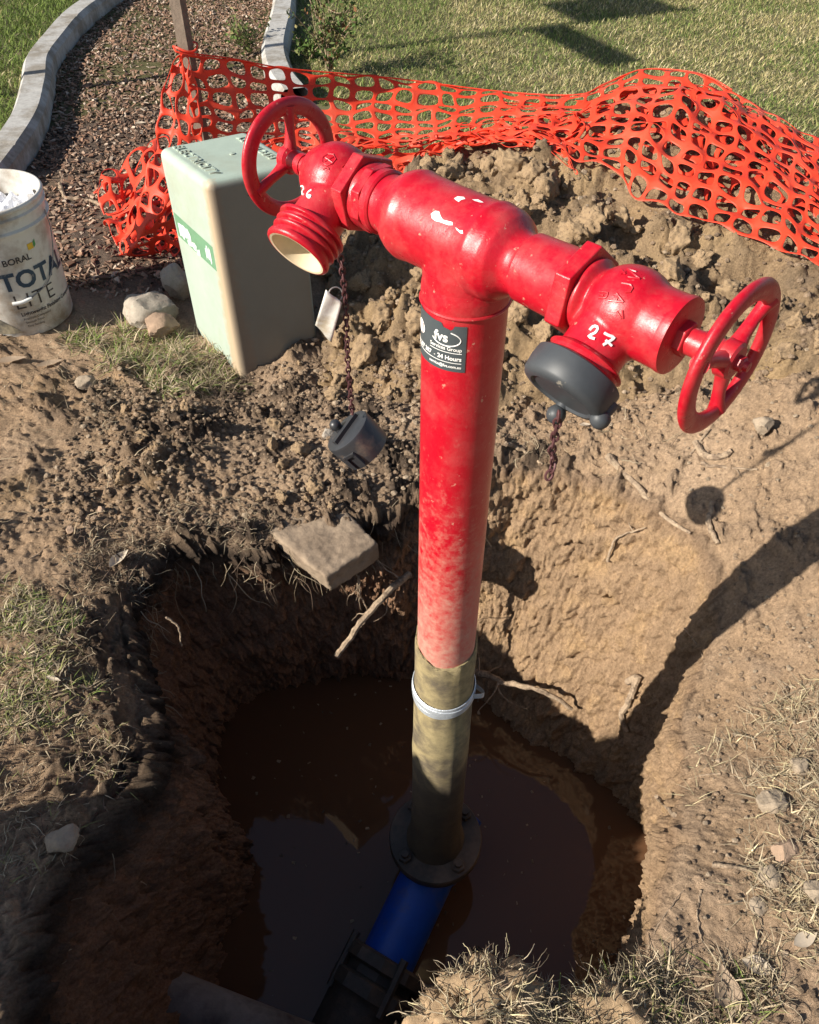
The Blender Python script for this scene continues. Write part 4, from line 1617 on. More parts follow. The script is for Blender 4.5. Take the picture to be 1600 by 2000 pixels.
nt.links.new(hz.outputs[0], sb_.inputs[0]); nt.links.new(ad_.outputs[0], sb_.inputs[1])
mm = nd(nt, 'ShaderNodeMapRange'); mm.inputs[1].default_value = -.008; mm.inputs[2].default_value = .012; mm.inputs[4].default_value = .9
nt.links.new(sb_.outputs[0], mm.inputs[0])
mg = nd(nt, 'ShaderNodeMix', _data_type='RGBA')
nt.links.new(mm.outputs[0], mg.inputs[0]); nt.links.new(src, mg.inputs[6]); mg.inputs[7].default_value = (.42, .31, .20, 1)
# the shaded front right face: brown dirt, darkened further to paint its shade
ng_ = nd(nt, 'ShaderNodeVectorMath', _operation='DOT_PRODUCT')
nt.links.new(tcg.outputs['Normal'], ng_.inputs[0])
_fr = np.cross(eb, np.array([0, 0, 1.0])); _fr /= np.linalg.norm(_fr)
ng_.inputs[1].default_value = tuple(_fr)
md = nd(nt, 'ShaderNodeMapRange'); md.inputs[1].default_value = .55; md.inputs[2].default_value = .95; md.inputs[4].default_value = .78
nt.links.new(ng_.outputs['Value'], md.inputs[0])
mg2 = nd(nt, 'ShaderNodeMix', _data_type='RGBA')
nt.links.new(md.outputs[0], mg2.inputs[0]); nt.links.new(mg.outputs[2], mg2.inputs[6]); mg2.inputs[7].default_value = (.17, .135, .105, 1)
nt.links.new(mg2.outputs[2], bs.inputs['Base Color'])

ua = ea / np.linalg.norm(ea); ub = eb / np.linalg.norm(eb)


def raised_text(body, size, o, X, Y, N, h, mat, parent, name, bold=0.0, spacing=1.0):
    cu = bpy.data.curves.new('t', 'FONT'); cu.body = body; cu.size = size; cu.extrude = h; cu.offset = bold; cu.space_character = spacing
    cu.align_x = 'CENTER'; cu.align_y = 'CENTER'; cu.resolution_u = 3
    ob = bpy.data.objects.new('t', cu); COL.objects.link(ob)
    bpy.context.view_layer.update()
    me = bpy.data.meshes.new_from_object(ob.evaluated_get(bpy.context.evaluated_depsgraph_get()))
    COL.objects.unlink(ob); bpy.data.objects.remove(ob)
    off = np.asarray(o) - origin_of(parent)
    for v in me.vertices:
        v.co = Vector(off + np.asarray(X) * v.co.x + np.asarray(Y) * v.co.y + np.asarray(N) * v.co.z)
    me.name = name
    me.materials.clear()
    me.materials.append(mat)
    return link(bpy.data.objects.new(name, me), parent)


zt = np.array([0, 0, 1.0])
tp = E0 + zt * ZT
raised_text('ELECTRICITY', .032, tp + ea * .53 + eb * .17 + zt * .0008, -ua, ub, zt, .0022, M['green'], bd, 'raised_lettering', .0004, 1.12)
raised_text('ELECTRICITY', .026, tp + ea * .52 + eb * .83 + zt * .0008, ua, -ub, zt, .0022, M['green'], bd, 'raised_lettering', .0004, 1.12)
MB().lathe([(-.001, .007), (.002, .0065), (.003, .0005)], tp + ea * .5 + eb * .55, (0, 0, 1), 16, cap=False).build('fixing_screw', M['green'], box)
fN = np.cross(zt, ua); fN = fN / np.linalg.norm(fN)
if fN @ eb > 0: fN = -fN


def face_pt(a, z, lift=.0006): return E0 + ea * a + np.array([0, 0, z]) + fN * lift


def face_patch(pts, name, mat, lift):
    return poly_obj(name, [face_pt(a, z, lift) for a, z in pts], [tuple(range(len(pts)))], mat, box)


face_patch([(.92, .335), (.12, .325), (.12, .262), (.92, .272)], 'warning_sticker', M['green_dark'], .0008)
tr = random.Random(5)
for (a0_, a1_, z0_, z1_) in ((.86, .60, .318, .274), (.52, .44, .285, .262), (.30, .19, .316, .266), (.70, .50, .296, .268)):
    top = [(a0_ + (a1_ - a0_) * k / 6, z1_ + (z0_ - z1_) * (.7 + .3 * tr.random())) for k in range(7)]
    botm = [(a1_ + (a0_ - a1_) * k / 6, z1_ + (z0_ - z1_) * .35 * tr.random()) for k in range(7)]
    face_patch(top + botm, 'torn_foil', M['silver'], .0014)
MB().lathe([(0, .0022), (.0006, .0022)], E0 + eb * .40 + zt * .44 + (-np.cross(zt, ub)) * -.0, np.cross(ub, zt), 10).build('screw_hole', M['iron'], box)

# ================================================================== bucket
BC = np.array([-1.105, 2.005, 0.0])
buck = empty('bucket', (BC[0], BC[1], 0), 'dirty white plastic compound bucket with torn print standing by the kerb', 'bucket')
BH = .352
r0, r1 = .133, .150
def rb(z): return r0 + (r1 - r0) * z / BH
m = MB()
prof = [(.004, .0005), (.004, r0 - .008), (0, r0 - .006), (.001, r0 - .002), (.006, r0)]
prof += [(z, rb(z)) for z in (.05, .1, .15, .2, .25, .283)]
prof += [(.286, rb(.286) + .007), (.292, rb(.29) + .008), (.296, rb(.29) + .001), (.318, rb(.32)), (.320, rb(.32) + .006), (.325, rb(.32) + .007), (.329, rb(.33) + .001),
         (.338, rb(.34)), (.340, rb(.34) + .005), (.346, rb(.345) + .007), (.351, rb(.35) + .004), (BH, rb(.352)), (.350, rb(.35) - .003), (.1, rb(.1) - .003), (.02, r0 - .004), (.018, .0005)]
m.lathe(prof, BC, (0, 0, 1), 72, cap=False)
shell = m.build('bucket_shell', M['bucket'], buck, sharp=R(50))
bphi = math.atan2(-BC[1], -BC[0])


def on_bucket(a, z, lift=.0012):
    q = rb(z) + lift
    ph = bphi + a / .14
    return np.array([BC[0] + q * math.cos(ph), BC[1] + q * math.sin(ph), z])


def bucket_text(body, size, a, z, mat, bold=0.0, sp=1.0, name='lettering', lift=.0012):
    V, F = text_mesh(body, size, bold, sp, cut=.008)
    P = [on_bucket(a + q[0], z + q[1], lift) for q in V]
    return poly_obj(name, P, F, M[mat], shell)


bucket_text('USG BORAL', .0235, -.060, .213, 'darkprint', .0004)
bucket_text('TOTAL', .066, -.033, .145, 'navy', .0022, 1.02)
bucket_text('LITE', .060, -.018, .088, 'darkprint', -.0006, 1.12)
bucket_text('Lightweight Finishing Compound', .0150, -.010, .066, 'darkprint', .0003)
bucket_text('Premium Compound', .0092, -.008, .053, 'darkprint')
bucket_text('Smooth Finish', .0092, -.006, .042, 'darkprint')
bucket_text('Easy Sanding', .0092, -.004, .031, 'darkprint')
def bucket_poly(pts, mat, name, lift=.0011):
    P = [on_bucket(a, z, lift) for a, z in pts]
    return poly_obj(name, P, [tuple(range(len(P)))], M[mat], shell)
bucket_poly([(.064, .236), (.080, .236), (.080, .252), (.064, .252)], 'yellow', 'logo_square')
bucket_poly([(.081, .236), (.088, .242), (.089, .258), (.082, .251)], 'leafgreen', 'logo_leaf')
# dark picture printed low on the left
V, F = [], []
N_ = 16
for k in range(N_ + 1):
    a = -.22 + .20 * k / N_
    zt_ = .018 + (.125 * (1 - (k / N_) ** 1.6))
    for j in range(5): V.append(on_bucket(a, .018 + (zt_ - .018) * j / 4, .0009))
for k in range(N_):
    for j in range(4): F.append((k * 5 + j, (k + 1) * 5 + j, (k + 1) * 5 + j + 1, k * 5 + j + 1))
poly_obj('printed_picture', V, F, M['photoprint'], shell)
hp = spline([on_bucket(.155, .305, .006), on_bucket(.150, .25, .010), on_bucket(.125, .18, .006), on_bucket(.085, .135, .005), on_bucket(.03, .113, .004)], 40)
MB().tube(hp, .0016, 8).build('handle_wire', M['wire'], buck)
MB().tube(spline([on_bucket(.03, .113, .005), on_bucket(.005, .109, .006), on_bucket(-.02, .109, .005)], 10), .0052, 12).build('handle_grip', M['white'], buck)
# crumpled plastic bag inside
xs = np.linspace(-1, 1, 40)
A1, B1 = np.meshgrid(xs, xs, indexing='ij')
rr2 = np.sqrt(A1 ** 2 + B1 ** 2)
sc_ = np.where(rr2 > 1, 1 / np.maximum(rr2, 1e-6), 1)
xb, yb = (A1 * sc_ * .136).ravel(), (B1 * sc_ * .136).ravel()
Pn = np.stack([xb, yb, xb * 0], 1)
zb = .285 + .035 * np.abs(fbm(Pn * 14 + 3, 3)) * 2 + .03 * fbm(Pn * 40, 2)
Vb = np.stack([BC[0] + xb, BC[1] + yb, zb], 1)
ii, jj = np.meshgrid(np.arange(39), np.arange(39), indexing='ij')
ii, jj = ii.ravel(), jj.ravel()
Fb = np.stack([ii * 40 + jj, (ii + 1) * 40 + jj, (ii + 1) * 40 + jj + 1, ii * 40 + jj + 1], 1)
o = mesh_np('plastic_bag', Vb, [Fb], M['bag'], smooth=False, origin=(BC[0], BC[1], .2))
tag(o, 'crumpled white plastic bag stuffed inside the dirty bucket', 'plastic bag')

# ================================================================== stake
SK = np.array([-.632, 2.5])
m = MB()
h = 1.02
m.add([(SK[0] + a * .02 * k + dx, SK[1] + b_ * .02 * k, z) for z, k, dx in ((-.15, .8, .0), (.3, 1, .0), (.7, 1.0, .001), (h, 1, .003)) for a, b_ in ((-1, -.55), (.55, -1), (1, .55), (-.55, 1))],
      [[(q * 4 + j, q * 4 + (j + 1) % 4, q * 4 + 4 + (j + 1) % 4, q * 4 + 4 + j) for q in range(3) for j in range(4)], [(3, 2, 1, 0), (12, 13, 14, 15)]])
o = m.build('wooden_stake', M['wood'], sharp=R(20), origin=(SK[0], SK[1], 0))
tag(o, 'weathered square wooden stake holding up the end of the orange netting', 'stake')

# ================================================================== orange barrier netting
def net_sheet(S, nu, nv, name, parent, seed, skip=0.0, jit=.07, wr=.012):
    """S(u, v) in cell units -> points; cells are rounded holes in one continuous plastic sheet"""
    r = np.random.default_rng(seed)
    outer = [(0, 0), (1 / 3, 0), (2 / 3, 0), (1, 0), (1, 1 / 3), (1, 2 / 3), (1, 1), (2 / 3, 1), (1 / 3, 1), (0, 1), (0, 2 / 3), (0, 1 / 3)]
    key, uv, F = {}, [], []
    def vid(a, b_):
        k = (round(a * 12), round(b_ * 12))
        if k not in key:
            key[k] = len(uv); uv.append((a, b_))
        return key[k]
    for i in range(nu):
        for j in range(nv):
            o_ = [vid(i + a, j + b_) for a, b_ in outer]
            h_ = []
            su, sv = .395 + r.normal(0, .015), .372 + r.normal(0, .018)
            for a, b_ in outer:
                x, y = a - .5, b_ - .5
                n_ = 4.2
                q = (abs(x) ** n_ + abs(y) ** n_) ** (1 / n_)
                uv.append((i + .5 + x / q * su, j + .5 + y / q * sv)); h_.append(len(uv) - 1)
            for k in range(12):
                F.append((o_[k], o_[(k + 1) % 12], h_[(k + 1) % 12], h_[k]))
    uv = np.array(uv)
    nz = np.stack([uv[:, 0] * .55, uv[:, 1] * .55, np.full(len(uv), seed * 3.1)], 1)
    uvj = uv + np.stack([perlin(nz), perlin(nz + 50)], 1) * jit
    P = S(uvj[:, 0] / nu, uvj[:, 1] / nv)
    P = P + np.stack([perlin(nz * 1.3 + 9), perlin(nz * 1.3 + 19), perlin(nz * 1.3 + 29)], 1) * wr
    o = mesh_np(name, P, [np.array(F)], M['net'], parent)
    s1 = o.modifiers.new('s', 'SUBSURF'); s1.levels = 1; s1.render_levels = 1
    s2 = o.modifiers.new('t', 'SOLIDIFY'); s2.thickness = .0009
    apply_mods(o)
    for p in o.data.polygons: p.use_smooth = True
    return o


netE = empty('barrier_netting', (SK[0], SK[1], .2), 'orange plastic barrier netting draped from the stake over the soil heap', 'safety netting')
def heap_z(x, y):
    z = G(x, y)
    return z


def sheetA(u, v, lift=.034, sagk=1.0):
    u = np.clip(u, 0, 1)
    t = np.stack([np.interp(u * 199, np.arange(200), TS[:, k]) for k in range(3)], 1)
    b_ = np.stack([np.interp(u * 199, np.arange(200), BS[:, k]) for k in range(3)], 1)
    left = 1 - sstep(.30, .52, u)
    vv_ = np.clip(v, -.05, 1.05)
    vv2 = vv_ * (1 - left) + left * np.where(vv_ < .55, vv_ * 1.18, .649 + (vv_ - .55) * .78)
    P = t * (1 - vv2)[:, None] + b_ * vv2[:, None]
    P[:, 2] -= left * .10 * np.sin(np.pi * np.clip(vv_, 0, 1)) * sagk * .6
    P[:, 1] += left * .05 * np.sin(vv_ * 9) * sstep(.5, .7, vv_)
    g = heap_z(P[:, 0], P[:, 1])
    lumpy = fbm(np.stack([P[:, 0] * 7, P[:, 1] * 7, P[:, 0] * 0 + 5], 1), 2) * .03
    P[:, 2] = np.maximum(P[:, 2], g + lift + lumpy * .7)
    return P


net_sheet(sheetA, 35, 12, 'net_sheet', netE, 2, wr=.016, jit=.11)
net_sheet(lambda u, v: sheetA(.42 + .58 * u, .10 + .78 * v, .024) + np.array([.03, .02, -.008]), 21, 10, 'folded_layer', netE, 5, wr=.022, jit=.25)
def sheetD(u, v):
    P = sheetA(.10 + .46 * u, .45 + .5 * v, .015)
    P[:, 1] -= .16 * v * (.6 + .4 * np.sin(u * 5 + 1))
    P[:, 2] -= .13 * v
    P[:, 2] = np.maximum(P[:, 2], G(P[:, 0], P[:, 1]) + .03)
    return P


net_sheet(sheetD, 19, 9, 'folded_layer', netE, 7, wr=.035, jit=.5)
# the end that hangs down left of the stake
LT = np.array([at_y(346, 104, 2.45), at_y(320, 180, 2.42), at_y(300, 290, 2.36), at_y(270, 400, 2.28), at_z(238, 495, .05)])
RT = np.array([at_y(372, 112, 2.46), at_y(385, 190, 2.44), at_y(398, 280, 2.36), at_y(372, 400, 2.26), at_z(345, 500, .05)])
LTS, RTS = spline(LT, 100), spline(RT, 100)


def sheetB(u, v):
    v = np.clip(v, 0, 1)
    l = np.stack([np.interp(v * 99, np.arange(100), LTS[:, k]) for k in range(3)], 1)
    q = np.stack([np.interp(v * 99, np.arange(100), RTS[:, k]) for k in range(3)], 1)
    P = l * (1 - u)[:, None] + q * u[:, None]
    P[:, 1] += .035 * np.sin(u * 7 + v * 3) * v
    return P


net_sheet(sheetB, 4, 11, 'hanging_end', netE, 8, wr=.02, jit=.1)
Q0, Q1, Q2, Q3 = at_z(183, 372, .03), at_z(325, 262, .12), at_z(352, 500, .04), at_z(240, 503, .02)


def sheetC(u, v, h=.02, ph=0.0):
    P = (Q0 * (1 - u)[:, None] + Q1 * u[:, None]) * (1 - v)[:, None] + (Q3 * (1 - u)[:, None] + Q2 * u[:, None]) * v[:, None]
    P[:, 2] = h + .055 * (.5 + .5 * np.sin(u * 9 + v * 5 + ph)) * sstep(0, .25, u) + .05 * u * (1 - v) + .02 * np.sin(v * 13 + ph)
    return P


net_sheet(sheetC, 6, 8, 'bunched_end', netE, 11, wr=.022, jit=.25)
net_sheet(lambda u, v: sheetC(.1 + u * .95, .05 + v * .92, .012, 1.7), 5, 6, 'bunched_layer', netE, 13, wr=.03, jit=.4)
# twisted top cord along the upper edge, tied round the stake
m = MB()
m.tube(TS[:150] + np.array([0, -.004, .003]), .0022, 6)
m.build('top_cord', M['net'], netE)
m = MB()
lp = [np.array([SK[0] + .033 * math.cos(a), SK[1] + .033 * math.sin(a), .555 + .006 * math.sin(2 * a)]) for a in np.linspace(0, 2 * math.pi, 24)]
m.tube(lp, .003, 6)
m.tube(spline([lp[13], at_y(352, 104, 2.45), at_y(430, 116, 2.52)], 10), .0025, 6)
m.build('tie', M['net'], netE)

# ================================================================== rocks, slab, clods
def rock_arrays(seed, sub=3, rough=.22, flat=1.0, facets=True):
    bm_ = bmesh.new()
    bmesh.ops.create_icosphere(bm_, subdivisions=sub, radius=1)
    V = np.array([v.co[:] for v in bm_.verts])
    F = np.array([[v.index for v in f.verts] for f in bm_.faces])
    bm_.free()
    rr_ = np.random.default_rng(seed)
    if facets:                      # knock flat faces off the ball
        for _ in range(9):
            nrm_ = rr_.normal(size=3); nrm_ /= np.linalg.norm(nrm_)
            dd = V @ nrm_ - (.55 + .3 * rr_.random())
            V = V - np.outer(np.maximum(dd, 0) * .92, nrm_)
    V = V * (1 + rough * fbm(V * 1.7 + seed * 5, 4))[:, None] + .05 * np.stack([fbm(V * 5 + seed, 2)] * 3, 1)
    V[:, 2] *= flat
    return V, F


def rock(px, py, size, mat, label, seed, name='rock', flat=.75, sink=.3, rot=0.0, stretch=1.0, group=None, cat='rock', pos=None, sub=4):
    p = hit(px, py) if pos is None else np.array(pos)
    V, F = rock_arrays(seed, sub, flat=flat)
    V = V * size / 2
    V[:, 0] *= stretch
    c, s_ = math.cos(rot), math.sin(rot)
    V = np.stack([V[:, 0] * c - V[:, 1] * s_, V[:, 0] * s_ + V[:, 1] * c, V[:, 2]], 1)
    z0 = p[2] + size / 2 * flat * (1 - 2 * sink)
    o = mesh_np(name, V + np.array([p[0], p[1], z0]), [F], M[mat], origin=(p[0], p[1], p[2]), smooth=True, sharp=R(28))
    return tag(o, label, cat, group)


rock(300, 622, .150, 'rock_pale', 'large whitish rough stone lying between bucket and green pillar', 3, flat=.72, sink=.22, rot=.3, stretch=1.05)
rock(316, 655, .105, 'rock_brown', 'reddish brown stone in front of the large whitish stone', 5, flat=.72, sink=.2, rot=1.0)
rock(350, 575, .09, 'rock_pale', 'grey stone in shade against the left side of the pillar', 8, flat=1.3, sink=.2)
rock(168, 752, .055, 'rock_tan', 'small tan stone on bare sand left of the dark soil', 9, flat=.6)
rock(1488, 838, .048, 'rock_tan', 'squarish pale stone below the right handwheel', 12, flat=.8, sink=.2)
rock(1508, 1575, .052, 'rock_tan', 'wedge shaped pale stone on the right bank of the hole', 15, flat=.6, sink=.25, rot=.6)
rock(1560, 1497, .034, 'rock_tan', 'round pale stone up the bank from the wedge shaped one', 16, flat=.7)
rock(1530, 1665, .042, 'rock_brown', 'dark brown stone among straw on the right bank', 19, flat=.7)
rock(1500, 1712, .036, 'rock_tan', 'flat pale stone just left of the dark brown one on the right bank', 21, flat=.5)
rock(1595, 1745, .04, 'rock_tan', 'pale stone at the right edge beside dry straw', 23, flat=.6)
rock(1480, 1772, .026, 'rock_tan', 'tiny tan stone below the flat pale stone', 24, flat=.7)
rock(200, 1000, .022, 'rock_brown', 'brown lump casting a shadow on smooth sand at left', 27, flat=.8, sink=.15)
rock(138, 1038, .020, 'rock_brown', 'dark brown lump on smooth sand, lower of the two lumps', 28, flat=.8, sink=.15)
rock(640, 850, .03, 'rock_pale', 'pale pebble on dark crumbly soil behind the dangling cap', 33, flat=.7)
rock(125, 1640, .05, 'rock_tan', 'pale stone bedded in dark turf at the near left bank', 37, flat=.7, sink=.35)

# broken concrete slab sticking out over the hole
sl = [at_z(490, 1010, -.012), at_z(636, 1128, -.004), at_z(738, 1060, .0), at_z(630, 950, -.008)]
bmx = bmesh.new()
cen = sum(sl) / 4
tv_ = [bmx.verts.new(Vector(p - cen)) for p in sl]
bv2 = [bmx.verts.new(Vector(p - cen + (p - cen) * np.array([.0, .0, 0]) + np.array([.006, .012, -.062]))) for p in sl]
bmx.faces.new(tv_)
bmx.faces.new(bv2[::-1])
for k in range(4): bmx.faces.new((tv_[k], bv2[k], bv2[(k + 1) % 4], tv_[(k + 1) % 4]))
bmesh.ops.recalc_face_normals(bmx, faces=bmx.faces[:])
me = bpy.data.meshes.new('concrete_slab')
bmx.to_mesh(me); bmx.free()
me.materials.append(M['rubble'])
o = bpy.data.objects.new('concrete_slab', me)
o.location = cen
link(o)
remeshed(o, .0045, 5)
me = o.data
V = np.array([v.co[:] for v in me.vertices])
N = np.array([v.normal[:] for v in me.vertices])
V = V + N * (fbm(V * 16 + 3, 4) * .005 + fbm(V * 75, 3) * .003)[:, None]
me.vertices.foreach_set('co', V.astype(np.float32).ravel())
me.update()
if not me.materials: me.materials.append(M['rubble'])
tag(o, 'broken lump of concrete jutting out over the back edge of the hole', 'concrete slab')

# clods: a few meshes, each clod its own object
protos = []
for k in range(7):
    V, F = rock_arrays(100 + k, 4, rough=.45, flat=.8, facets=True)
    V = V * (1 + .45 * (billow(V * 1.9 + k * 7, 4) - .4) + .10 * fbm(V * 9 + k, 2))[:, None]
    protos.append((V, F))
clod_meshes = []
for k, (V, F) in enumerate(protos):
    me = bpy.data.meshes.new('earth_clod')
    me.from_pydata(V.tolist(), [], F.tolist())
    for p in me.polygons: p.use_smooth = True
    me.materials.append(M['clod'])
    clod_meshes.append(me)
rc_ = random.Random(11)
cnt = 0
while cnt < 185:
    if cnt < 150:
        x, y = rc_.uniform(-.25, 1.3), rc_.uniform(1.4, 2.35)
        if not (poly_sd(np.array([x]), np.array([y]), HEAP_C)[0] > .02): continue
        if y > np.interp(x, BS[:, 0], BS[:, 1]) - .05: continue
        s_ = .014 + .036 * rc_.random() ** 2.4
    else:
        x, y = rc_.uniform(-.75, .2), rc_.uniform(1.2, 1.75)
        s_ = .008 + .016 * rc_.random() ** 2
        if np.hypot(x - HC[0], y - HC[1]) < rim_radius(x, y) + .03: continue
        if x < -.35 and y > 1.62: continue
    o = bpy.data.objects.new('earth_clod', clod_meshes[rc_.randrange(7)])
    z = drop(x, y)
    o.location = (x, y, z + s_ * .35)
    o.rotation_euler = (rc_.uniform(0, 6), rc_.uniform(0, 6), rc_.uniform(0, 6))
    o.scale = (s_, s_ * rc_.uniform(.75, 1.1), s_ * rc_.uniform(.7, 1))
    link(o)
    tag(o, 'loose crumbly clod of brown earth lying around the soil heap', 'clod', 'clods of earth on and below the soil heap')
    cnt += 1

# loose crumbs: uncountable
crx, cry, crs = [], [], []
V0, F0 = rock_arrays(300, 1, rough=.75, facets=True)
Vs, Fs, Cs = [], [], []
k = 0
tries = 0
rcn = np.random.default_rng(12)
zones = [((-.30, 1.5), (1.40, 2.45), 6500, .0020, .012), ((-.8, .2), (1.15, 1.75), 8000, .0015, .010), ((.45, 1.0), (.75, 1.5), 1800, .0012, .007), ((-1.3, -.5), (.45, 1.9), 2500, .0012, .006), ((.3, .9), (.1, .9), 3000, .0012, .007)]
for (xa, xb_), (ya, yb_), n_, s0, s1_ in zones:
    xs = rcn.uniform(xa, xb_, n_); ys = rcn.uniform(ya, yb_, n_)
    sz = s0 + (s1_ - s0) * rcn.random(n_) ** 3.5
    rad_ = np.hypot(xs - HC[0], ys - HC[1])
    ok = rad_ > rim_radius(xs, ys) + .012
    for x, y, s_ in zip(xs[ok], ys[ok], sz[ok]):
        q = rcn.normal(size=4); q /= np.linalg.norm(q)
        w_, a, b_, c = q
        Rm = np.array([[1 - 2 * (b_ * b_ + c * c), 2 * (a * b_ - c * w_), 2 * (a * c + b_ * w_)], [2 * (a * b_ + c * w_), 1 - 2 * (a * a + c * c), 2 * (b_ * c - a * w_)], [2 * (a * c - b_ * w_), 2 * (b_ * c + a * w_), 1 - 2 * (a * a + b_ * b_)]])
        Vs.append((V0 @ Rm.T) * s_ * np.array([1, .85, .75]) + np.array([x, y, drop(x, y) + s_ * .3]))
        Fs.append(F0 + k * len(V0))
        Cs.append(np.tile(np.clip(np.array(((.36, .26, .175), (.28, .20, .135), (.15, .11, .08), (.44, .34, .24))[rcn.choice(4, p=(.45, .30, .02, .23) if xa > .25 else (.4, .33, .15, .12))]) * rcn.uniform(.8, 1.2), 0, 1), (len(V0), 1)))
        k += 1
o = mesh_np('soil_crumbs', np.concatenate(Vs), [np.concatenate(Fs)], M['soil'], smooth=False, col=np.concatenate(Cs))
tag(o, 'small loose crumbs of soil scattered round the hole', 'soil crumbs', kind='stuff')

# ================================================================== roots, twigs and leaves
def root(pts, rad, label, name='root', mat='root', cat='root', group=None, wob=.003, n=26, taper=.35, seg=8, branches=(), lift=.55):
    """pts: ('h', px, py) lies on the earth, ('y', px, py, Y) hangs free"""
    P = []
    for p in pts:
        if p[0] == 'h': P.append(hit(p[1], p[2], rad * lift))
        elif p[0] == 'y': P.append(at_y(p[1], p[2], p[3]))
        else: P.append(np.array(p[1:]))
    S = spline(P, n)
    sd_ = abs(hash(label)) % 997 if False else sum(map(ord, label))
    S[1:-1] += (np.stack([perlin(np.stack([np.arange(n) * .45, np.full(n, sd_ * .37), np.full(n, k * 7.7)], 1)) for k in range(3)], 1) * wob)[1:-1]
    rr_ = rad * (1 - (1 - taper) * np.linspace(0, 1, n)) * (1 + .32 * perlin(np.stack([np.arange(n) * .8, np.full(n, sd_ * .1), np.zeros(n)], 1)))
    m = MB()
    m.tube(S, rr_, seg)
    rb_ = random.Random(sd_)
    for (t, L_, k) in branches:
        i = int(t * (n - 1))
        d = S[min(i + 1, n - 1)] - S[max(i - 1, 0)]
        d /= np.linalg.norm(d) + 1e-9
        side = np.array([rb_.uniform(-1, 1), rb_.uniform(-1, 1), rb_.uniform(-.8, .5)])
        v = d * .6 + side
        v /= np.linalg.norm(v)
        q = [S[i]]
        for _ in range(6):
            v = v + np.array([rb_.uniform(-.4, .4), rb_.uniform(-.4, .4), rb_.uniform(-.4, .3)])
            v /= np.linalg.norm(v)
            q.append(q[-1] + v * L_ / 6)
        m.tube(spline(q, 12), np.linspace(rad * k, rad * k * .3, 12), 5)
    o = m.build(name, M[mat], origin=P[0])
    return tag(o, label, cat, group)


root([('h', 1188, 892), ('h', 1245, 955), ('h', 1300, 1010), ('h', 1352, 1042)], .0095, 'long woody root lying down the bank right of the hydrant', branches=((.3, .05, .5), (.7, .05, .4), (.1, .06, .4)))
root([('h', 985, 866), ('h', 1015, 880), ('h', 1062, 908)], .0065, 'short pale root on the back rim just right of the riser', branches=((.4, .05, .5), (.7, .03, .4)))
root([('h', 1185, 1092), ('h', 1205, 1050), ('h', 1260, 1030)], .0036, 'thin curved root standing off the smooth wall of the hole', lift=2.0, branches=((.8, .05, .5),))
root([('h', 1392, 985), ('h', 1390, 1020), ('h', 1402, 1065)], .0065, 'stubby pale root in the round shadow of the cap', lift=1.2, taper=.7)
root([('h', 1230, 1335), ('h', 1250, 1325), ('h', 1232, 1370), ('h', 1215, 1395), ('h', 1225, 1425)], .0085, 'pale knobbly root hooked on the edge of the hole', taper=.8, lift=1.0)
root([('h', 1338, 1228), ('h', 1365, 1270), ('h', 1382, 1310)], .0018, 'thin white rootlet across the shadow of the riser', lift=1.5, branches=((.9, .03, .7), (.8, .03, .6)))
root([('y', 925, 1310, 1.16), ('y', 985, 1330, 1.10), ('y', 1060, 1350, 1.05), ('y', 1118, 1385, 1.02)], .0085, 'thick root poking from the back wall right of the riser', branches=((.1, .10, .35), (.2, .12, .3), (.35, .10, .3), (.3, .12, .25), (.15, .12, .25)), taper=.55, wob=.006)
root([('y', 800, 1122, 1.17), ('y', 765, 1150, 1.12), ('y', 715, 1205, 1.07), ('y', 657, 1283, 1.0)], .0085, 'thick broken root sloping down in the hole left of the riser', taper=.8, branches=((.1, .09, .3), (.05, .08, .25), (.55, .12, .2), (.3, .1, .2)), wob=.004)
root([('y', 700, 1125, 1.10), ('y', 705, 1165, 1.09), ('y', 720, 1200, 1.08), ('y', 705, 1225, 1.07)], .0028, 'white forked rootlet hanging below the concrete lump', branches=((.1, .05, .6), (.3, .06, .5), (.6, .05, .4), (.2, .07, .4)))
root([('h', 1318, 1592), ('y', 1302, 1574, .60), ('y', 1282, 1556, .60)], .0045, 'broken twig end sticking out of the right rim', taper=.8, wob=.001)
root([('h', 118, 362), ('h', 128, 388), ('h', 160, 392), ('h', 200, 402)], .008, 'bent pale root on the mulch beside the netting', wob=.006, taper=.7)
root([('h', 112, 472), ('h', 150, 470), ('h', 165, 474)], .004, 'short pale stick on the mulch between bucket and netting')
root([('y', 325, 1205, .93), ('y', 348, 1225, .92), ('y', 355, 1262, .91)], .0024, 'single pale rootlet hanging in the dark at the back left wall', taper=.5)
root([('h', 1385, 838), ('h', 1370, 860), ('h', 1350, 888)], .0034, 'straight thin stick under the right handwheel', wob=.001, taper=.7)
root([('h', 1368, 905), ('h', 1400, 912), ('h', 1480, 918)], .004, 'flat lying root right of the woody root', taper=.5, branches=((.6, .03, .5),))
root([('h', 1360, 865), ('h', 1375, 890), ('h', 1410, 895), ('h', 1430, 880)], .0085, 'thick curled root beside the pale squarish stone', taper=.7)
root([('h', 1390, 1690), ('h', 1430, 1695), ('h', 1490, 1705)], .0042, 'weathered splinter of wood on the right bank', taper=.5, wob=.001)
root([('h', 1408, 1512), ('h', 1375, 1515), ('h', 1345, 1522)], .0022, 'pale straw stalk on the right rim', wob=.001)
root([('h', 1265, 1860), ('h', 1290, 1800), ('h', 1335, 1740)], .0016, 'long thin stalk lying up the near right bank', wob=.002)
root([('h', 1368, 1740), ('h', 1362, 1790), ('h', 1370, 1840)], .0018, 'upright brown twig on the near right bank', branches=((.5, .03, .6),))
root([('h', 1480, 1820), ('h', 1472, 1850), ('h', 1466, 1872)], .0032, 'short thick brown stick among straw at lower right', taper=.9, wob=.001)
root([('h', 20, 1120), ('h', 90, 1070), ('h', 150, 1010)], .0020, 'long thin twig on the sand at the left edge', wob=.003)
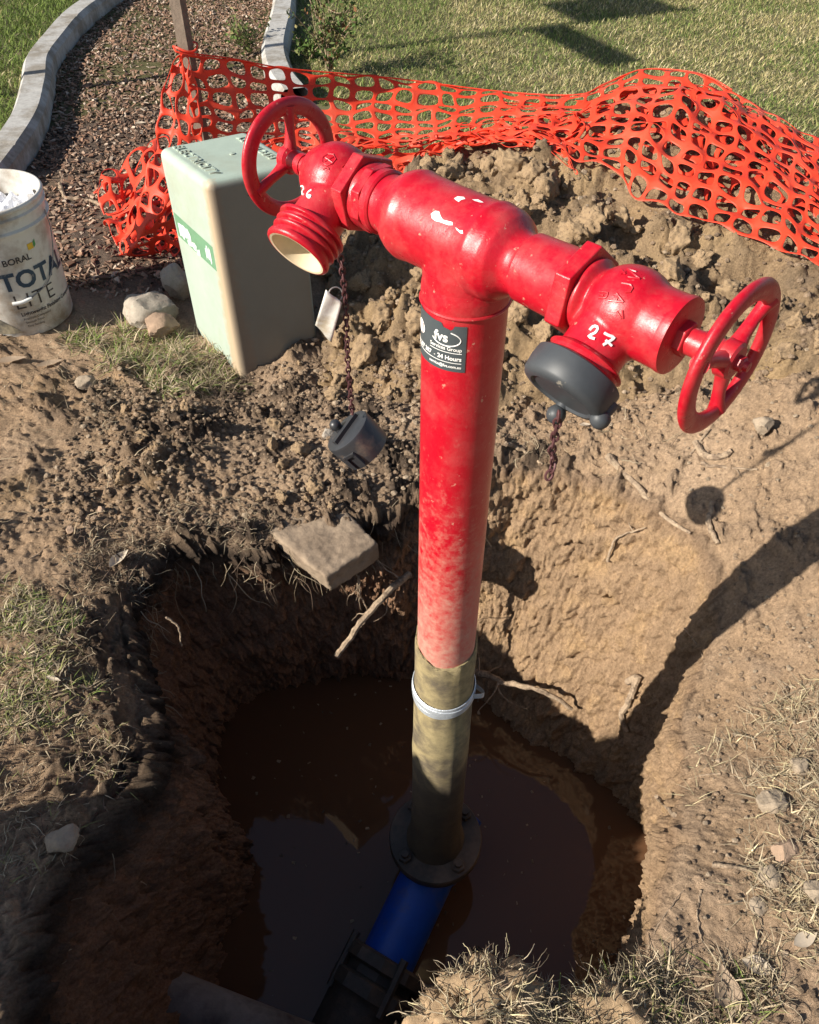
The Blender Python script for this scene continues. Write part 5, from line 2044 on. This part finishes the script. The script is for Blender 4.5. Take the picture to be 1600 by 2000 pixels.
root([('h', 1095, 1890), ('h', 1180, 1868), ('h', 1240, 1880), ('h', 1290, 1960)], .0028, 'bowed pale stalk arching over the front rim', lift=3.0, wob=.002, branches=((.1, .08, .7), (.15, .10, .6), (.8, .05, .6)))


def leaf(px, py, size, rot, mat, label, w=.42, curl=.25, name='fallen_leaf'):
    p = hit(px, py, .003)
    n_ = 12
    V, F = [], []
    for i in range(n_ + 1):
        t = i / n_
        ww = w * math.sin(math.pi * min(1, t ** .8)) * .5
        for j in range(5):
            s_ = (j - 2) / 2
            x, y = (t - .5) * size, s_ * ww * size
            z = curl * size * (s_ * s_ * ww * 1.5 + (t - .5) ** 2 * .8) + .004
            V.append((x, y, z))
    for i in range(n_):
        for j in range(4): F.append((i * 5 + j, (i + 1) * 5 + j, (i + 1) * 5 + j + 1, i * 5 + j + 1))
    V = np.array(V)
    c, s_ = math.cos(rot), math.sin(rot)
    V = np.stack([V[:, 0] * c - V[:, 1] * s_, V[:, 0] * s_ + V[:, 1] * c, V[:, 2]], 1) + p
    o = mesh_np(name, V, [F], M[mat], origin=p)
    return tag(o, label, 'leaf')


leaf(1415, 1935, .062, 1.5, 'leaf', 'broad veined brown leaf among grass at the bottom right', .6)
leaf(1480, 1890, .048, -.35, 'leaf_pale', 'pale oval leaf right of the broad brown leaf', .5)
leaf(1570, 1838, .042, .4, 'leaf_pale', 'pale pointed leaf near the right edge', .45)
leaf(236, 1095, .055, 1.1, 'leaf_pale', 'upright pale leaf in dark turf on the back left rim', .45, .5)
leaf(108, 1330, .03, -.3, 'leaf_pale', 'narrow white leaf on the grassy left rim', .3)
leaf(1143, 834, .028, .1, 'leaf_pale', 'small pale leaf below the grey cap', .45)
leaf(100, 715, .07, .5, 'leaf', 'curled brown leaf on bare sand in front of the bucket', .35)
leaf(25, 708, .08, .3, 'leaf', 'reddish brown leaf at the left edge in front of the bucket', .35)
leaf(275, 243, .05, .3, 'leaf_pale', 'pale leaf on the mulch left of the stake', .5)
leaf(955, 105, .05, .5, 'leaf_pale', 'pale leaf on the lawn nearest the bush', .6)
leaf(1535, 42, .06, .2, 'leaf_pale', 'pale leaf on the lawn in the far right', .6)

# ================================================================== grass tufts and fibres round the rim
def patch_points(poly_px, n, r_, z=0.0):
    W = np.array([at_z(a, b_, z)[:2] for a, b_ in poly_px])
    lo, hi = W.min(0), W.max(0)
    X, Y = r_.uniform(lo[0], hi[0], n * 3), r_.uniform(lo[1], hi[1], n * 3)
    ok = poly_sd(X, Y, W) > 0
    return X[ok][:n], Y[ok][:n]


def tuft(name, poly, n, length, width, pal, wts, label, seed, lean=.9, z=0.0, clump=1.0, droop=.4):
    r_ = np.random.default_rng(seed)
    X, Y = patch_points(poly, n, r_, z)
    if clump:
        k_ = fbm(np.stack([X * 16, Y * 16, X * 0 + seed], 1), 2)
        ok = r_.random(len(X)) < np.clip(.5 + k_ * 2.2 * clump, .03, 1)
        X, Y = X[ok], Y[ok]
    rad_ = np.hypot(X - HC[0], Y - HC[1])
    ok = rad_ > rim_radius(X, Y) - .01
    X, Y = X[ok], Y[ok]
    Z = np.array([drop(a, b_) for a, b_ in zip(X, Y)]) - .002
    ok = Z > -.2
    X, Y, Z = X[ok], Y[ok], Z[ok]
    o = blades(name, X, Y, Z, length, width, pick(pal, wts, len(X), r_), lean=lean, seed=seed, droop=droop)
    return tag(o, label, 'grass', kind='stuff')


DRY, DRY2, BRN = (.46, .38, .26), (.33, .26, .17), (.17, .12, .085)
tuft('turf_grass', [(-40, 1130), (60, 1150), (150, 1190), (185, 1300), (180, 1400), (100, 1420), (-40, 1440)], 5200, .026, .0021, [DRY, DRY2, OLIVE, GREEN], [.35, .2, .3, .2], 'short half green turf on the left rim of the hole', 21, lean=1.1)
tuft('turf_grass', [(150, 1390), (240, 1420), (240, 1640), (140, 1700), (-40, 1720), (-40, 1560)], 900, .024, .0018, [DRY2, BRN, OLIVE, DRY], [.3, .35, .2, .2], 'sparse brown turf on the gouged near left bank', 22, lean=1.1)
tuft('turf_grass', [(130, 1060), (300, 1000), (440, 1020), (500, 1060), (420, 1120), (300, 1130), (160, 1180)], 2800, .026, .0018, [DRY2, BRN, DRY], [.3, .5, .2], 'dark matted turf along the back left rim', 23, lean=1.1)
tuft('grass_tuft', [(100, 660), (200, 625), (290, 640), (380, 650), (470, 700), (440, 760), (330, 780), (200, 720)], 4200, .050, .0028, [DRY, DRY2, OLIVE, GREEN], [.35, .25, .25, .3], 'grass growing between bucket, stones and pillar', 24, lean=1.15)
tuft('grass_tuft', [(330, 690), (440, 680), (480, 740), (430, 800), (340, 780)], 700, .05, .002, [BRN, DRY2, (.10, .075, .055)], [.5, .25, .4], 'dark dead roots and grass at the foot of the pillar', 25, lean=1.0)
tuft('grass_tuft', [(870, 1880), (960, 1880), (1040, 1890), (1060, 2010), (830, 2010)], 1500, .036, .0019, [DRY, PALE, DRY2], [.45, .3, .3], 'dead pale grass clump hanging over the front rim', 26, lean=1.25)
tuft('grass_tuft', [(1050, 1930), (1200, 1900), (1330, 1880), (1480, 1880), (1500, 2010), (1040, 2010)], 1200, .034, .0020, [DRY, DRY2, GREEN, OLIVE, BRN], [.35, .25, .2, .15, .2], 'mixed green and dead grass along the bottom edge', 27, lean=1.2)
tuft('straw', [(1430, 1400), (1600, 1330), (1650, 1600), (1650, 1900), (1500, 1880), (1440, 1700), (1480, 1560)], 1900, .034, .0020, [DRY, PALE, DRY2], [.4, .2, .4], 'dry straw strewn on the right bank', 28, lean=1.4)
tuft('straw', [(1300, 1460), (1470, 1390), (1470, 1520), (1330, 1560)], 260, .030, .0016, [DRY, PALE], [.5, .5], 'straw wisps on the upper right rim', 29, lean=1.4)
tuft('straw', [(-40, 760), (220, 720), (420, 900), (300, 1000), (-40, 1100)], 420, .038, .0017, [DRY2, DRY], [.6, .4], 'scattered straw on the trampled sand', 30, lean=1.5, clump=.4)

# fine fibrous roots dangling from the rim
def fibres(name, ang0, ang1, n, lmin, lmax, rad, seed, label, depth=(.0, .12), stick=.4, cols=(DRY, DRY2, BRN)):
    r_ = random.Random(seed)
    m = MB()
    for _ in range(n):
        a = R(r_.uniform(ang0, ang1))
        q = float(np.interp(a if a <= math.pi else a - 2 * math.pi, TH, RR))
        dz = r_.uniform(*depth)
        z0 = float(G([HC[0] + q * math.cos(a)], [HC[1] + q * math.sin(a)])[0]) - dz
        inn = np.array([-math.cos(a), -math.sin(a), 0])
        p = np.array([HC[0], HC[1], 0]) - inn * (q - .0) + np.array([0, 0, z0])
        L_ = r_.uniform(lmin, lmax) * (.4 + .6 * r_.random())
        v = inn * r_.uniform(.1, 1.0) * stick + np.array([r_.uniform(-.5, .5), r_.uniform(-.5, .5), r_.uniform(-1, .1)])
        v /= np.linalg.norm(v)
        k_ = 7
        P = [p - inn * .01]
        for _k in range(k_):
            P.append(P[-1] + v * L_ / k_)
            v = v + np.array([r_.uniform(-.45, .45), r_.uniform(-.45, .45), r_.uniform(-.5, .25)])
            v /= np.linalg.norm(v)
        w0 = rad * r_.uniform(.5, 1.3)
        m.tube(spline(P, 11), np.linspace(w0, w0 * .35, 11), 4)
    V, F = m.arrays()
    r2 = np.random.default_rng(seed)
    c = np.repeat(pick(cols, [1] * len(cols), n, r2), len(V) // n, axis=0)
    o = mesh_np(name, V, F, M['attr'], col=c)
    return tag(o, label, 'roots', kind='stuff')


fibres('hanging_roots', 88, 150, 240, .04, .18, .0011, 41, 'fine roots hanging from the back left rim', (.0, .14))
fibres('hanging_roots', 40, 92, 60, .04, .16, .0010, 42, 'fine roots hanging down the back wall behind the riser', (.02, .3))
fibres('hanging_roots', 150, 225, 300, .03, .12, .0010, 43, 'fine roots hanging from the left rim', (.0, .18), stick=.9)
fibres('hanging_roots', -20, 30, 26, .02, .05, .0008, 44, 'fine rootlets along the right rim', (.0, .08), stick=.8)
fibres('hanging_roots', 258, 300, 110, .02, .06, .0010, 45, 'pale root ends bristling from the front rim', (-.02, .05), stick=.6, cols=(DRY, PALE, DRY2))

# the turf clump that stands up at the front rim
def tangle(B, D, L_, rad, seed, cols, wts):
    """random walking dead stems from the points B along D, one mesh"""
    r_ = np.random.default_rng(seed)
    n = len(B)
    K = 6
    v = D + r_.normal(0, .55, (n, 3))
    v /= np.linalg.norm(v, axis=1)[:, None]
    step = (L_ * (.35 + .9 * r_.random(n)))[:, None] / K
    P = [B]
    for _ in range(K):
        P.append(P[-1] + v * step)
        v = v + r_.normal(0, .33, (n, 3)) - np.array([0, 0, .05])
        v /= np.linalg.norm(v, axis=1)[:, None]
    P = np.stack(P, 1)
    u = np.cross(D, r_.normal(size=(n, 3)))
    u /= np.linalg.norm(u, axis=1)[:, None]
    w = np.cross(D, u)
    w /= np.linalg.norm(w, axis=1)[:, None]
    rr_ = (rad * (.5 + .9 * r_.random(n)))[:, None] * np.linspace(1, .45, K + 1)[None]
    V = np.stack([P + (math.cos(a) * u + math.sin(a) * w)[:, None, :] * rr_[:, :, None] for a in (0, 2.09, 4.19)], 2)     # n, K+1, 3, xyz
    V = V.reshape(-1, 3)
    b = (np.arange(n) * (K + 1) * 3)[:, None, None] + (np.arange(K) * 3)[None, :, None]
    k = np.arange(3)[None, None, :]
    k2 = (k + 1) % 3
    F = np.stack([b + k, b + k2, b + 3 + k2, b + 3 + k], -1).reshape(-1, 4)
    return V, F, np.repeat(pick(cols, wts, n, r_), (K + 1) * 3, axis=0)


def turf_clump(px, py, size, label, seed, n=420, wide=1.5):
    p = hit(px, py)
    V, F = rock_arrays(seed, 4, rough=.6, flat=.6, facets=False)
    V = V * (1 + .6 * (lumps(V * 2.6 + seed, .8) - .4) + .25 * fbm(V * 4 + seed, 3))[:, None] * size
    V[:, 0] *= wide
    root_ = empty('turf_clump', tuple(p), label, 'turf clump')
    mesh_np('earth', V + p + np.array([0, 0, size * .1]), [F], M['clod'], root_)
    r_ = np.random.default_rng(seed)
    k_ = r_.choice(len(V), n)
    k_ = k_[V[k_][:, 2] > -.25 * size]
    D = V[k_] / np.linalg.norm(V[k_], axis=1)[:, None] * .8 + np.array([0, 0, .25])
    Vt, Ft, ct_ = tangle(V[k_] * .95 + p + np.array([0, 0, size * .1]), D, .034, .0010, seed, [DRY, PALE, DRY2, BRN], [.4, .25, .3, .2])
    o = mesh_np('dead_grass', Vt, [Ft], M['attr'], root_, col=ct_)
    o['kind'] = 'stuff'
    return root_


def litter(name, poly, n, L_, rad, seed, label, cols, wts, clump=1.0):
    """dead stems lying loose on the earth"""
    r_ = np.random.default_rng(seed)
    X, Y = patch_points(poly, n, r_)
    k_ = fbm(np.stack([X * 11, Y * 11, X * 0 + seed], 1), 2)
    ok = (r_.random(len(X)) < np.clip(.5 + k_ * 2.5 * clump, .03, 1)) & (np.hypot(X - HC[0], Y - HC[1]) > rim_radius(X, Y) - .005)
    X, Y = X[ok], Y[ok]
    Z = np.array([drop(a, b_) for a, b_ in zip(X, Y)])
    ok = Z > -.15
    B = np.stack([X, Y, Z + .002], 1)[ok]
    a = r_.random(len(B)) * 2 * math.pi
    D = np.stack([np.cos(a), np.sin(a), r_.uniform(.0, .35, len(B))], 1)
    Vt, Ft, ct_ = tangle(B, D, L_, rad, seed, cols, wts)
    o = mesh_np(name, Vt, [Ft], M['attr'], col=ct_)
    return tag(o, label, 'litter', kind='stuff')


litter('dead_stems', [(820, 1890), (1060, 1880), (1330, 1870), (1520, 1880), (1560, 2030), (800, 2030)], 2600, .05, .0009, 71, 'tangled dead stems along the front rim', [DRY, PALE, DRY2, BRN], [.4, .2, .3, .2])
litter('dead_stems', [(1440, 1380), (1640, 1300), (1640, 1900), (1480, 1880), (1450, 1700), (1490, 1560)], 1500, .045, .0008, 72, 'tangled dead stems on the right bank', [DRY, PALE, DRY2], [.4, .2, .3])
litter('dead_stems', [(960, 840), (1200, 850), (1300, 930), (1100, 960), (970, 940)], 260, .05, .0008, 73, 'fine dead rootlets on the back right rim', [DRY, DRY2, BRN], [.4, .3, .3])
litter('dead_stems', [(100, 1060), (330, 990), (560, 960), (620, 1000), (480, 1090), (300, 1130), (120, 1180)], 1100, .04, .0008, 74, 'tangled dead stems along the back left rim', [DRY, DRY2, BRN], [.3, .3, .4])
litter('dead_stems', [(-40, 660), (240, 690), (420, 800), (300, 1000), (-40, 1060)], 420, .05, .0008, 75, 'scattered dry stems on the trampled sand', [DRY, DRY2, BRN], [.4, .3, .3])
litter('dead_stems', [(-40, 1130), (190, 1150), (240, 1420), (230, 1640), (-40, 1760)], 1300, .035, .0008, 76, 'tangled dead stems on the left bank', [DRY, DRY2, BRN], [.4, .3, .3])

turf_clump(955, 1945, .042, 'pale shaggy clump of dead turf standing on the front rim', 51)
turf_clump(885, 1995, .035, 'lower shaggy clump of dead turf left along the front rim', 52, 300)
turf_clump(1200, 1985, .035, 'clump of mixed turf at the bottom edge right of the front rim', 53, 300)

# ================================================================== weeds and bush behind the netting
def bush(name, base, height, spread, nst, nlf, label, seed, cols, wts, lsize=.02, cat='bush', stemcol='root'):
    r_ = np.random.default_rng(seed)
    e = empty(name, tuple(base), label, cat)
    m = MB()
    tips = []
    for k in range(nst):
        a = r_.uniform(0, 2 * math.pi)
        sp_ = spread * r_.uniform(.2, 1)
        h_ = height * r_.uniform(.5, 1.0)
        P = [np.array(base), np.array(base) + np.array([math.cos(a) * sp_ * .3, math.sin(a) * sp_ * .3, h_ * .5]), np.array(base) + np.array([math.cos(a) * sp_, math.sin(a) * sp_, h_])]
        S = spline(P, 14)
        m.tube(S, np.linspace(.004, .0013, 14), 5)
        tips.append(S)
        for _ in range(3):
            i = r_.integers(4, 12)
            v = r_.normal(size=3); v[2] = abs(v[2]); v /= np.linalg.norm(v)
            S2 = spline([S[i], S[i] + v * .05 * height / .3, S[i] + v * .09 * height / .3 + np.array([0, 0, .01])], 8)
            m.tube(S2, np.linspace(.0018, .0009, 8), 4)
            tips.append(S2)
    m.build('stem', M[stemcol], e)
    S = np.concatenate([t[2:] for t in tips])
    k = r_.choice(len(S), nlf)
    c = S[k] + r_.normal(0, .012, (nlf, 3))
    d = r_.normal(size=(nlf, 3)); d /= np.linalg.norm(d, axis=1)[:, None]
    w = np.cross(d, r_.normal(size=(nlf, 3))); w /= np.linalg.norm(w, axis=1)[:, None]
    l = lsize * (.5 + .8 * r_.random(nlf))[:, None]
    V = np.stack([c - d * l * .5, c + w * l * .28, c + d * l * .5 + np.cross(d, w) * l * .12, c - w * l * .28], 1).reshape(-1, 3)
    b_ = np.arange(nlf) * 4
    o = mesh_np('foliage', V, [np.stack([b_, b_ + 1, b_ + 2, b_ + 3], 1)], M['attr'], e, smooth=False, col=np.repeat(pick(cols, wts, nlf, r_), 4, axis=0))
    o['kind'] = 'stuff'
    return e


b1 = at_z(645, 150, 0.0)
bush('bush', (b1[0], b1[1], 0), .46, .20, 14, 800, 'straggly small leaved bush with red stems beside the far kerb', 61, [(.07, .12, .03), (.12, .15, .05), (.20, .09, .04), (.22, .19, .08)], [.45, .3, .1, .15], .026)
b2 = at_z(488, 108, 0.0)
bush('weed', (b2[0], b2[1], 0), .17, .13, 12, 500, 'low green weed in the mulch just left of the far kerb', 62, [(.09, .14, .035), (.15, .17, .06), (.25, .22, .1)], [.5, .3, .2], .020, cat='weed')
b3 = at_z(615, 120, 0.0)
bush('weed', (b3[0] - .02, b3[1], 0), .10, .10, 10, 300, 'small grassy weed between the far kerb and the bush', 63, [(.09, .15, .035), (.15, .17, .06)], [.6, .4], .025, cat='weed')
b4 = hit(480, 668)
bush('weed', tuple(b4), .10, .05, 5, 26, 'thin green seedling growing against the shaded face of the pillar', 64, [(.13, .17, .06), (.2, .2, .08)], [.6, .4], .022, cat='seedling')

# dry vine in the mulch by the stake
root([('p', -1.12, 4.3, .02), ('p', -1.05, 4.1, .16), ('p', -.98, 3.95, .22)], .002, 'bare thin stem standing in the mulch left of the stake', name='dry_stem', cat='dry stem', branches=((.4, .2, .6), (.6, .15, .5), (.3, .2, .5)))

# ================================================================== sign post left of the picture: its shadow crosses bed and lawn
sp0 = np.array([-2.55, 3.55, 0])
sg = empty('sign_post', tuple(sp0), 'metal post with two street sign blades on the lawn left of the curved kerb', 'sign')
MB().lathe([(-.2, .024), (2.62, .024)], sp0, (0, 0, 1), 20).build('post', M['sign'], sg)
pa = np.array([math.sin(SUN_AZ), -math.cos(SUN_AZ), 0]); pn = np.array([math.cos(SUN_AZ), math.sin(SUN_AZ), 0])
MB().box(sp0 + np.array([0, 0, 2.04]) + pn * .026 + pa * .37, (.37, .004, .065), pa, pn, (0, 0, 1)).build('sign_blade', M['sign'], sg)
MB().box(sp0 + np.array([0, 0, 2.36]) + pn * .026 - pa * .22, (.24, .004, .20), pa, pn, (0, 0, 1)).build('sign_blade', M['sign'], sg)

# ================================================================== unseen earth heap, added to shade the wrap and the near left of the pit
x, y, F = grid_mesh(-1.80, -.80, -.40, .62, .012)
P = np.stack([x, y, x * 0], 1)
dh = np.hypot(x + 1.30, y - .11)
z = .76 * np.clip(1 - dh / .30, -.2, 1) + fbm(P * 7 + 4, 3) * .03 + lumps(P * 14, .8) * .04 - .02
keep = z[F].max(1) > -.05
o = mesh_np('soil_heap', np.stack([x, y, z], 1), [F[keep]], M['clod'])
tag(o, 'unseen steep earth heap added near left of the hole to shade it', 'soil heap')
